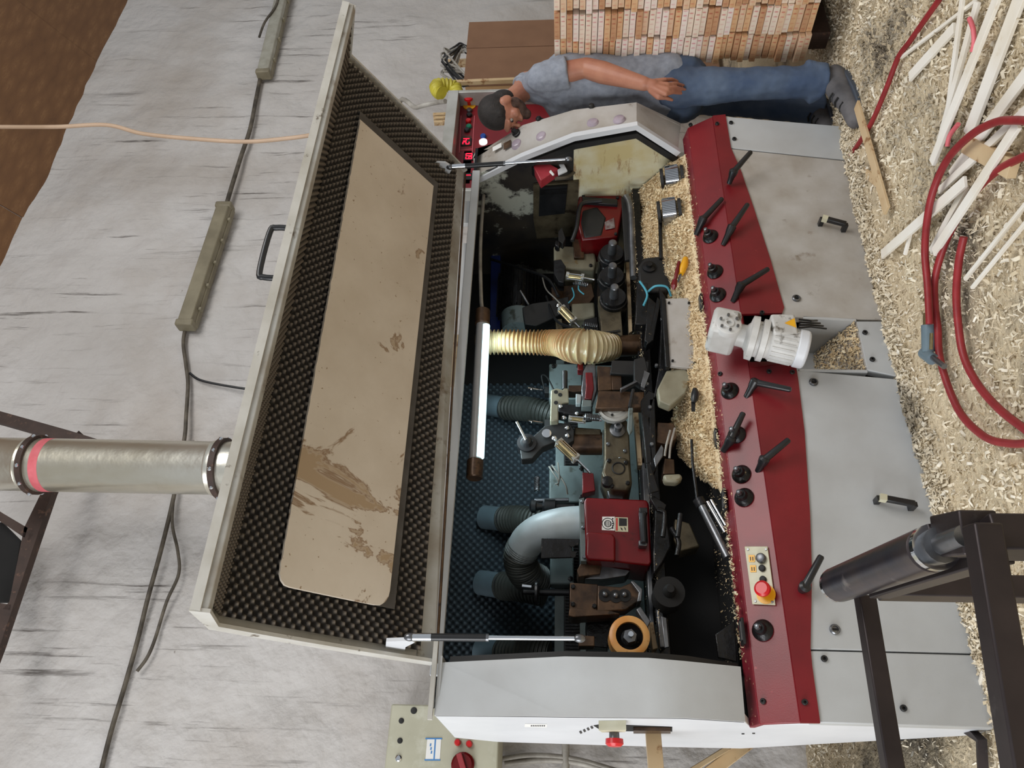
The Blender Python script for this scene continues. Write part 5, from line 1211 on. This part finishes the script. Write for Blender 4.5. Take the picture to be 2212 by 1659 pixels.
# switch cabinet
Yc = 4.6
P0, P1 = pY(845, 1520, Yc), pY(1076, 1659, Yc)
cab = thing('switch_cabinet', 'beige electrical cabinet with red lamps and a rotary main switch behind the white end wall', 'cabinet', (P0.x-.4, Yc, P1.z))
part(MB().box(P0.x-.85, P0.x, Yc, Yc+.3, P1.z, P0.z), 'cabinet_body', m_cabinet, cab, bevel=.01)
def cb(x, y, r, h, mat, nm): return part(MB().lathe(pY(x, y, Yc), NY, [(0, r), (h*.6, r), (h, r*.7)], 16), nm, mat, cab)
cb(894, 1535, .018, .004, m_blackm, 'door_lock'); cb(867, 1557, .015, .004, m_blackm, 'cabinet_hole'); cb(864, 1600, .015, .004, m_blackm, 'cabinet_hole'); cb(861, 1638, .017, .01, m_chrome, 'cabinet_plug')
cb(989, 1604, .018, .03, m_redpl, 'red_lamp'); cb(1014, 1607, .018, .03, m_redpl, 'red_lamp')
lb_ = part(MB().polyY([(923, 1596), (953, 1596), (950, 1642), (919, 1640)], Yc-.002, .002), 'cabinet_label', m_paper, cab)
part(MB().polyY([(939, 1597), (942, 1597), (939, 1640), (936, 1640)], Yc-.003, .001), 'blue_stripe', m_inkb, lb_)
for a in ((919, 1594, 955, 1597), (917, 1640, 951, 1643)): part(MB().polyY([(a[0], a[1]), (a[2], a[1]), (a[2], a[3]), (a[0], a[3])], Yc-.003, .001), 'label_border', m_inkb, lb_)
for k in range(3): part(MB().polyY([(929+k, 1606+k*8), (932+k, 1606+k*8), (931+k, 1612+k*8), (928+k, 1612+k*8)], Yc-.003, .001), 'label_writing', m_inkb, lb_)
part(MB().boxpx(984, 1631, 1018, 1672, Yc-.012, .012), 'switch_plate', m_yel, cab, bevel=.003)
sw = part(MB().lathe(pY(1000, 1652, Yc-.012), NY, [(0, .062), (.012, .062), (.02, .05), (.03, .05)], 26), 'main_switch', m_redg, cab)
part(MB().obox(pY(998, 1650, Yc-.05), (.05, 0, .02), (0, .014, 0), (-.006, 0, .014)), 'switch_grip', pm('dull_red_plastic', (150, 50, 56), None, 6, .4), sw, bevel=.004)
for k, pts in enumerate((((1085, 1640), (1150, 1632), (1240, 1640), (1340, 1668)), ((1090, 1650), (1180, 1642), (1260, 1650), (1320, 1670)), ((1222, 1600), (1222, 1640), (1222, 1672)))):
    wcable('floor_cable', pts, .016 if k < 2 else .022, m_cabw, ['upper grey cable curving along the wall under the switch cabinet', 'lower grey cable curving along the wall under the switch cabinet', 'grey conduit running level on the wall under the switch cabinet'][k], .06)
# timber stack corner behind the machine
for k, (pts, lab) in enumerate((([(1588, 1598), (1600, 1606), (1500, 1668), (1482, 1664)], 'upper pine timber lying behind the white end wall'), ([(1602, 1598), (1640, 1606), (1560, 1668), (1510, 1668)], 'lower pine timber lying behind the white end wall'))):
    tag(MB().polyY(pts, 4.1+.13*k, .12).build('pine_timber', m_lath, None, bevel=.004), lab, 'timber', 'timbers behind the machine')
tag(MB().tube([pZ(2092, 1576, .05), pZ(2120, 1600, .05), pZ(2125, 1700, .05)], .02, 4).build('iron_bar', m_bar, None), 'dark iron bar lying on the shavings by the white end wall', 'bar')
# ============================================================ PLANK STACK
Xs = 3.66
nrow = 41; z0, z1 = .13, 1.455
cols = [(2.72, 2.565), (2.56, 2.405), (2.40, 2.245)]
pm_ = []
for mt in m_planks:
    b_ = MB().box(0, 1.5, -.0765, .0765, 0, .0292); o = b_.build('stacked_plank', mt, None, bevel=.0015, base=(0, 0, 0)); pm_.append((o.data, o)); 
rp = random.Random(12)
nc = 0
clab = ['finger-jointed pine plank in the column of the stack nearest the man', 'finger-jointed pine plank in the middle column of the stack', 'finger-jointed pine plank in the column of the stack farthest from the man']
protos = [o for _, o in pm_]
used = set()
for ci, (ya, yb) in enumerate(cols):
    for k in range(nrow):
        z = z0+(z1-z0)*k/nrow
        w = [0, 2, 1, 4, 2, 0, 3] if k > 12 else [1, 3, 4, 3, 1, 0, 4]
        if ci == 0 and k < 9: w = [3, 3, 1, 4, 0]
        pi = rp.choice(w); src = protos[pi]
        if pi not in used: o = src; used.add(pi)
        else: o = src.copy(); COL.objects.link(o)
        shrink = 0
        x = Xs+rp.uniform(-.02, .02)+(.02 if ci == 0 and k > 30 else 0)
        y = (ya+yb)/2+rp.uniform(-.0012, .0012)+.006*math.sin(k*.9+ci)+(.012 if ci == 1 and k > nrow-12 else 0)
        o.location = Vector((x, y, z))*S; o.rotation_euler = (0, 0, rp.uniform(-.006, .006))
        cn = ['pale', 'amber', 'whitish', 'brown', 'tan'][pi]; od = nrow-k; sf = 'th' if 10 <= od % 100 <= 20 else {1: 'st', 2: 'nd', 3: 'rd'}.get(od % 10, 'th')
        tag(o, '%s plank, %d%s from the top in the stack column %s' % (cn, od, sf, ['nearest the man', 'in the middle', 'farthest from the man'][ci]), 'plank', ['planks in the column nearest the man', 'planks in the middle column', 'planks in the far column'][ci])
for i, o in enumerate(protos):
    if i not in used: bpy.data.objects.remove(o)
for k, y in enumerate((2.68, 2.3)):
    tag(MB().box(Xs+.1, Xs+1.3, y-.05, y+.05, .0, .128).build('stack_bearer', m_rust, None), ['dark bearer under the plank stack on the side of the man', 'dark bearer under the plank stack on the far side'][k], 'bearer', 'bearers under the stack')
# ============================================================ FLOOR: offcuts, hoses
offs = [((2119, -6), (1947, 124), .012, 'thin pale sliver reaching from the top edge to the red hose'), ((2062, 60), (1966, 166), .04, 'short wide offcut beside the red hose near the stack'), ((2080, -8), (2048, 240), .022, 'slim straight offcut left of the big bundle'),
        ((2112, 4), (2018, 350), .030, 'narrow offcut in the left of the bundle'), ((2156, -8), (2014, 352), .040, 'bright offcut lying on the bundle near the pink tape'), ((2205, -8), (2092, 292), .062, 'widest pale offcut of the bundle'),
        ((2225, 150), (2055, 380), .045, 'offcut crossing under the upper red hose loop'), ((2225, 230), (2030, 412), .028, 'thin edge strip under the red hose loop'), ((2200, 268), (2018, 545), .036, 'long offcut passing beneath the hose loop to the open floor'),
        ((2086, 392), (1906, 550), .040, 'offcut pointing at the foot of the machine'), ((2088, 400), (2012, 543), .030, 'offcut end between the two hose arcs'), ((1968, 501), (1955, 550), .014, 'small splinter beside the machine foot'),
        ((2225, 430), (2085, 603), .012, 'thin sliver right of the inner hose arc'), ((2225, 470), (2100, 622), .010, 'second thin sliver right of the inner hose arc'),
        ((1851, 226), (1916, 455), .050, 'beige lath lying beside the corner of the machine'), ((1841, 350), (1902, 398), .040, 'short beige lath tucked under the machine corner'), ((2090, 310), (2190, 365), .06, 'short thick block under the hose loop'),
        ((2088, 1540), (2108, 1440), .014, 'thin sliver at the foot of the infeed end'), ((2100, 1545), (2125, 1450), .012, 'second thin sliver at the foot of the infeed end')]
for i, (a, b_, w, lab) in enumerate(offs):
    z = .016+.006*(i % 5)+(.012 if i in (4, 8) else 0); A, B = pZ(*a, z), pZ(*b_, z)
    tag(MB().beam(A, B, w, .012 if i != 16 else .03).build('wood_offcut', m_lath if i in (14, 15, 16) else m_offcut, None, bevel=.001), lab, 'offcut', 'pale offcuts on the floor')
def hose(name, pts, z, r, mat, label, cat='hose'):
    P_ = catmull([pZ(p[0], p[1], p[2] if len(p) > 2 else z) for p in pts], 8)
    return tag(MB().tube(P_, r, 10).build(name, mat, None, smooth=60), label, cat)
hose('red_hose', [(2034, -8), (2000, 40), (1965, 90), (1940, 125), (1915, 190), (1880, 270), (1838, 335)], .025, .011, m_rubber, 'red hose running from the top edge towards the machine corner')
hose('red_hose', [(2225, 262), (2190, 260), (2150, 264), (2100, 290), (2050, 340), (2020, 400), (2005, 460), (1998, 540), (2004, 620), (2008, 700)], .066, .013, m_rubber, 'outer arc of red hose ending at the grey valve')
hose('red_hose', [(2225, 332), (2160, 365), (2110, 410), (2070, 470), (2040, 530), (2020, 600), (2020, 660), (2026, 710), (2030, 770), (2050, 840), (2080, 900), (2130, 945), (2180, 958), (2225, 957)], .032, .013, m_rubber, 'red hose sweeping past the grey valve to the photo edge')
hose('red_hose', [(2082, 512), (2072, 560), (2066, 630), (2070, 700), (2082, 770), (2112, 830), (2160, 885), (2225, 935)], .035, .013, m_rubber, 'innermost arc of red hose with a frayed cut end')
va = thing('hose_valve', 'grey brass hose coupling with a small lever on the red hose', 'valve', pZ(2006, 725, .02))
def zt(pts, z, r, n=14): return MB().tube([pZ(x, y, z) for x, y in pts], r, n)
part(zt([(2004, 676), (2004, 705)], .055, .016), 'hose_tail', m_brass, va); part(zt([(2005, 702), (2006, 760)], .055, .024), 'valve_body', m_pvc, va)
part(zt([(1996, 762), (2014, 776)], .06, .022), 'valve_collar', m_pvc, va); part(zt([(2014, 772), (2040, 792)], .06, .010), 'nozzle', m_steel, va); part(MB().tube([pZ(2012, 720, .08), pZ(2011, 755, .085)], .006, 8), 'valve_lever', m_brass, va)
for pts, lab in (([(2094, 40), (2102, 62), (2104, 90), (2100, 112)], 'upper scrap of pink tape among the offcuts'), ([(2070, 268), (2052, 292), (2046, 316)], 'lower scrap of pink tape among the offcuts')):
    hose('pink_tape_scrap', pts, .055, .008, m_pink, lab, 'tape')
# ============================================================ ROLLER STAND in the foreground
zr = .86
R0, R1 = pZ(1812, 1262, zr), pZ(2062, 1166, zr)
st = thing('roller_stand', 'dark welded square-tube stand with a worn steel roller in the foreground', 'stand', (R0.x, R0.y, 0))
dr = (R1-R0).normalized(); rr0 = .034
part(MB().lathe(R0, dr, [(0, .020), (.002, rr0), ((R1-R0).length*.84, rr0), ((R1-R0).length*.84+.004, rr0*.8)], 26), 'roller', m_rollr, st)
for t, rr_2 in ((-.012, .034), ((R1-R0).length*.86, .034)):
    part(MB().lathe(R0+dr*t, dr, [(0, .018), (.0, rr_2), (.012, rr_2), (.013, .016)], 22), 'roller_bearing', m_chrome, st)
part(MB().lathe(R0+dr*(R1-R0).length*.88, dr, [(0, .026), (.02, .026), (.022, .016), (.09, .015)], 16), 'roller_axle', m_steel, st)
def bar(p, q, w, h, name='frame_bar', mat=m_bar): return part(MB().beam(p, q, w, h), name, mat, st, bevel=.003)
Ba0, Ba1 = pZ(1868, 1288, zr-.06), pZ(1935, 1700, zr-.06)
Bb0, Bb1 = pZ(2122, 1143, zr-.0), pZ(2215, 1700, zr-.0)
bar(Ba0, Ba1, .034, .034, 'side_bar'); bar(Bb0+(Bb1-Bb0)*-.02, Bb1, .036, .036, 'side_bar')
part(MB().box(0, 0, 0, 0, 0, 0) if False else MB().beam(R0+dr*.05+Vector((-.01, 0, -.055)), R1+Vector((-.01, 0, -.055)), .045, .04), 'cross_bar', m_bar, st, bevel=.003)
part(MB().beam(pZ(2050, 1160, zr-.02), pZ(2118, 1150, zr-.02), .06, .05), 'axle_bracket', m_bar, st, bevel=.003)
la_ = pZ(2128, 1160, zr-.02); part(MB().beam(la_, Vector((la_.x, la_.y, 0.02)), .05, .05, (0, 1, 0)), 'leg', m_bar, st, bevel=.003)
lb2 = pZ(1900, 1268, zr-.09); part(MB().beam(lb2, Vector((lb2.x, lb2.y, 0.02)), .045, .045, (0, 1, 0)), 'leg', m_bar, st, bevel=.003)
for P_ in (Ba1, Bb1): part(MB().beam(P_, Vector((P_.x, P_.y, .02)), .045, .045, (0, 1, 0)), 'leg', m_bar, st, bevel=.003)
# ============================================================ MAN behind the outfeed end, leaning over the panel
Yb0 = 2.86
man = thing('person', 'man in grey T-shirt and blue jeans leaning over the far end of the machine', 'person', (3.42, 2.76, -.03))
def remesh(mb, name, mat, vox, it, parent=man, label=None):
    o = part(mb, name, mat, parent, smooth=0, label=label, recalc=True)
    md = o.modifiers.new('fuse', 'REMESH'); md.mode = 'VOXEL'; md.voxel_size = vox; md.use_smooth_shade = True
    sm = o.modifiers.new('soften', 'SMOOTH'); sm.factor = .5; sm.iterations = it
    return o
u_ = Vector((-.62, .02, .78)).normalized(); f_ = Vector((-.78, .34, -.60)); f_ = (f_-u_*f_.dot(u_)).normalized(); s_h = f_.cross(u_)   # s_h: sideways
if s_h.y > 0: s_h = -s_h                                             # his left, towards the camera
HR = Matrix((f_, s_h, u_)).transposed()
HC = pY(1084, 240, Yb0)
nb = pY(1140, 186, 2.87)
shL, shR = pY(1168, 168, 2.73), pY(1172, 172, 3.00)
elL, wrL = pY(1266, 147, 2.69), pY(1392, 181, 2.65)
ch, be, pe = pY(1225, 190, 2.87), pY(1340, 196, 2.87), pY(1438, 195, 2.86)
hipL, hipR = pY(1465, 190, 2.78), pY(1465, 200, 2.95)
knL, anL = pY(1622, 180, 2.71), pY(1785, 176, 2.66)
knR, anR = pY(1630, 222, 2.94), pY(1775, 238, 2.92)
elR, wrR = pY(1285, 190, 3.07), pY(1330, 255, 3.02)
b = MB()
b.ell(HC, .100, .079, .112, HR); b.ell(HC+f_*.030-u_*.062, .066, .056, .070, HR)
b.ell(HC+f_*.088-u_*.108, .022, .03, .02, HR)                        # chin
b.ell(HC+f_*.094+u_*.026, .018, .058, .014, HR)                      # brow
b.cap(HC+f_*.098+u_*.01, HC+f_*.122-u_*.026, .010, .014, 10)         # nose
b.ell(HC+f_*.096-u_*.062, .014, .026, .010, HR)                      # lips
for sg in (1, -1):
    b.ell(HC+s_h*sg*.084-f_*.004-u_*.018, .026, .015, .036, HR); b.ell(HC+s_h*sg*.050+f_*.070-u_*.03, .026, .026, .026, HR)
b.cap(nb, HC-u_*.05-f_*.02, .060, .056)
b.cap(nb, shL, .05, .05); b.cap(nb, shR, .05, .05); b.cap(nb, be, .08, .09); b.cap(be, pe, .09, .09)
b.cap(shL, elL, .064, .054); b.cap(elL, elL.lerp(wrL, .3), .054, .058); b.cap(elL.lerp(wrL, .3), wrL, .058, .036)
b.cap(shR, elR, .056, .046); b.cap(elR, wrR, .046, .032)
for h_, k_, a_ in ((hipL, knL, anL), (hipR, knR, anR)): b.cap(pe, h_, .07, .07); b.cap(h_, k_, .07, .05); b.cap(k_, a_, .05, .035)
def hand(wr, knuck, tips, th0, th1, curl):
    pc = sum(knuck, Vector())/4
    b.cap(wr, wr.lerp(pc, .4), .030, .030)
    for kx in knuck: b.cap(wr.lerp(kx, .25), kx, .019, .0145, 10)
    for kx, tp in zip(knuck, tips):
        m1 = kx.lerp(tp, .45)+curl*-.010; m2 = kx.lerp(tp, .78)+curl*-.004
        b.cap(kx, m1, .0125, .0108, 10); b.cap(m1, m2, .0108, .0098, 10); b.cap(m2, tp, .0098, .008, 10)
    m = th0.lerp(th1, .55)+curl*-.006
    b.cap(wr.lerp(th0, .5), th0, .018, .015, 10); b.cap(th0, m, .0145, .012, 10); b.cap(m, th1, .012, .009, 10)
hand(wrL, [pY(1438, 203, 2.65), pY(1442, 193, 2.642), pY(1442, 183, 2.642), pY(1437, 173, 2.65)], [pY(1472, 202, 2.70), pY(1480, 193.5, 2.705), pY(1478, 185, 2.705), pY(1467, 177.5, 2.70)], pY(1422, 210, 2.68), pY(1452, 216, 2.71), Vector((0, 1, 0)))
hand(wrR, [wrR+Vector((-.09, -.036, -.01)), wrR+Vector((-.095, -.012, -.0)), wrR+Vector((-.092, .012, 0)), wrR+Vector((-.085, .036, -.01))],
    [wrR+Vector((-.16, -.05, -.05)), wrR+Vector((-.18, -.016, -.05)), wrR+Vector((-.175, .014, -.05)), wrR+Vector((-.15, .046, -.05))], wrR+Vector((-.04, -.05, -.02)), wrR+Vector((-.09, -.08, -.04)), Vector((0, 0, -1)))
remesh(b, 'body', m_skin, .0048, 5)
# eyes
m_eye = pm('eye_white', (150, 140, 134), None, 5, .3)
for sg in (1, -1):
    e = HC+f_*.088+s_h*sg*.033+u_*.004
    part(MB().ell(e, .011, .011, .011, HR, 12, 8), 'eye', m_eye, man); part(MB().ell(e+f_*.009, .006, .007, .007, HR, 10, 6), 'iris', m_hair, man)
hb_ = MB(); hb_.ell(HC-f_*.012+u_*.034, .104, .0845, .098, HR); hb_.ell(HC-f_*.038-u_*.030, .070, .0765, .082, HR)
for sg in (1, -1): hb_.ell(HC+s_h*sg*.064+f_*.034+u_*.046, .026, .018, .026, HR)
remesh(hb_, 'hair', m_hair, .006, 4)
bb = MB(); bb.ell(HC+f_*.036-u_*.080, .064, .0585, .050, HR); bb.ell(HC+f_*.088-u_*.108, .026, .034, .024, HR)
for sg in (1, -1): bb.ell(HC+s_h*sg*.058+f_*.02-u_*.055, .034, .016, .045, HR)
remesh(bb, 'beard', pm('short_dark_beard', (62, 46, 40), (92, 68, 58), 60, .8, bump=.4, bs=160), .006, 4)
# T-shirt
sh_ = MB()
sh_.cap(nb.lerp(ch, .12), nb.lerp(ch, .2), .078, .09)
sh_.cap(nb, ch, .080, .12); sh_.cap(nb.lerp(shL, .15), shL, .060, .074); sh_.cap(nb.lerp(shR, .15), shR, .060, .074); sh_.cap(shL, shR, .078, .078); sh_.cap(shL.lerp(ch, .35), shR.lerp(ch, .35), .09, .09)
Rt = Matrix.Identity(3)
for p_, q_, r0, r1 in ((ch, be, .138, .132), (be, pe, .132, .140)):
    for dy in (-.075, 0, .075): sh_.cap(p_+Vector((0, dy, 0)), q_+Vector((0, dy, 0)), r0, r1)
sl_end = shL.lerp(elL, .60); sh_.cap(shL, shL.lerp(sl_end, .5), .080, .082); sh_.tube([shL.lerp(sl_end, .35), shL.lerp(sl_end, .7), sl_end], [.080, .082, .086], 24)
sh_.cap(shR, shR.lerp(elR, .4), .078, .08)
hem = pe+Vector((0, 0, -.02)); 
rs = random.Random(3)
ts = remesh(sh_, 't_shirt', m_shirt, .009, 5)
def wrinkle(o, size, st):
    tx = bpy.data.textures.new('cloth_folds', 'CLOUDS'); tx.noise_scale = size; tx.noise_depth = 3
    d = o.modifiers.new('folds', 'DISPLACE'); d.texture = tx; d.strength = st; d.mid_level = .5
wrinkle(ts, .09, .022)
rib = MB(); c0 = nb.lerp(HC, .10); axn = (HC-nb).normalized(); o1 = axn.orthogonal().normalized(); o2 = axn.cross(o1)
rib.tube([c0+(o1*math.cos(k*.2618)+o2*math.sin(k*.2618))*.070 for k in range(25)], .013, 8)
part(rib, 'collar', m_shirt, man)
# jeans
je = MB()
for dy in (-.06, 0, .06): je.cap(pe+Vector((0, dy, .0)), pe+Vector((0, dy, -.09)), .132, .135)
for h_, k_, a_ in ((hipL, knL, anL), (hipR, knR, anR)):
    je.cap(h_+Vector((0, 0, .02)), k_, .108, .082); mid = k_.lerp(a_, .5)
    je.tube([k_, mid, a_+Vector((0, 0, .02))], [.082, .079, .078], 22)
    for k in range(4):
        c = a_.lerp(k_, .06+.055*k); ring = [c+Vector((.078*math.cos(j*.4189+.2*k), .078*math.sin(j*.4189), .012*math.sin(j*.42+k))) for j in range(16)]
        je.tube(ring, .011, 6)
wrinkle(remesh(je, 'jeans', m_jeans, .009, 4), .08, .022)
for a_, toe, hl in ((anL, pY(1830, 272, 2.60), pY(1822, 150, 2.66)), (anR, anR+Vector((-.2, -.02, -.06)), anR+Vector((.08, .0, -.06)))):
    zb_ = -.02; so = MB(); toe = Vector((toe.x, toe.y, 0)); hl = Vector((hl.x, hl.y, 0)); d = (toe-hl); dn = d.normalized(); sd = Vector((-dn.y, dn.x, 0)); L = d.length
    s2 = MB(); s2.cap(hl+Vector((0, 0, .03))+dn*.05, toe+Vector((0, 0, .012))-dn*.05, .052, .045); s2.cap(hl+dn*.06+Vector((0, 0, .03)), Vector((a_.x, a_.y, a_.z-.0)), .055, .058); s2.cap(hl+dn*L*.55+Vector((0, 0, .035)), Vector((a_.x, a_.y, a_.z-.02)), .048, .05)
    shoe = remesh(s2, 'shoe', m_shoe, .008, 4)
    ol = []
    for k in range(28):
        a = k*2*math.pi/28; t = .5-.5*math.cos(a); w = .052*(1 if t < .3 else 1+.12*math.sin((t-.3)*4.4)); ol.append(hl+dn*(L*t)+sd*math.sin(a)*w*1.05+Vector((0, 0, -.03)))
    part(MB().prism(ol, (0, 0, .035)), 'shoe_sole', m_sole, shoe, bevel=.005)
    for k in range(4):
        c = hl.lerp(toe, .52+.08*k)+Vector((0, 0, .088-.016*k)); part(MB().tube([c-sd*.026, c+Vector((0, 0, .008)), c+sd*.026], .005, 6), 'shoe_lace', m_blackm, shoe)
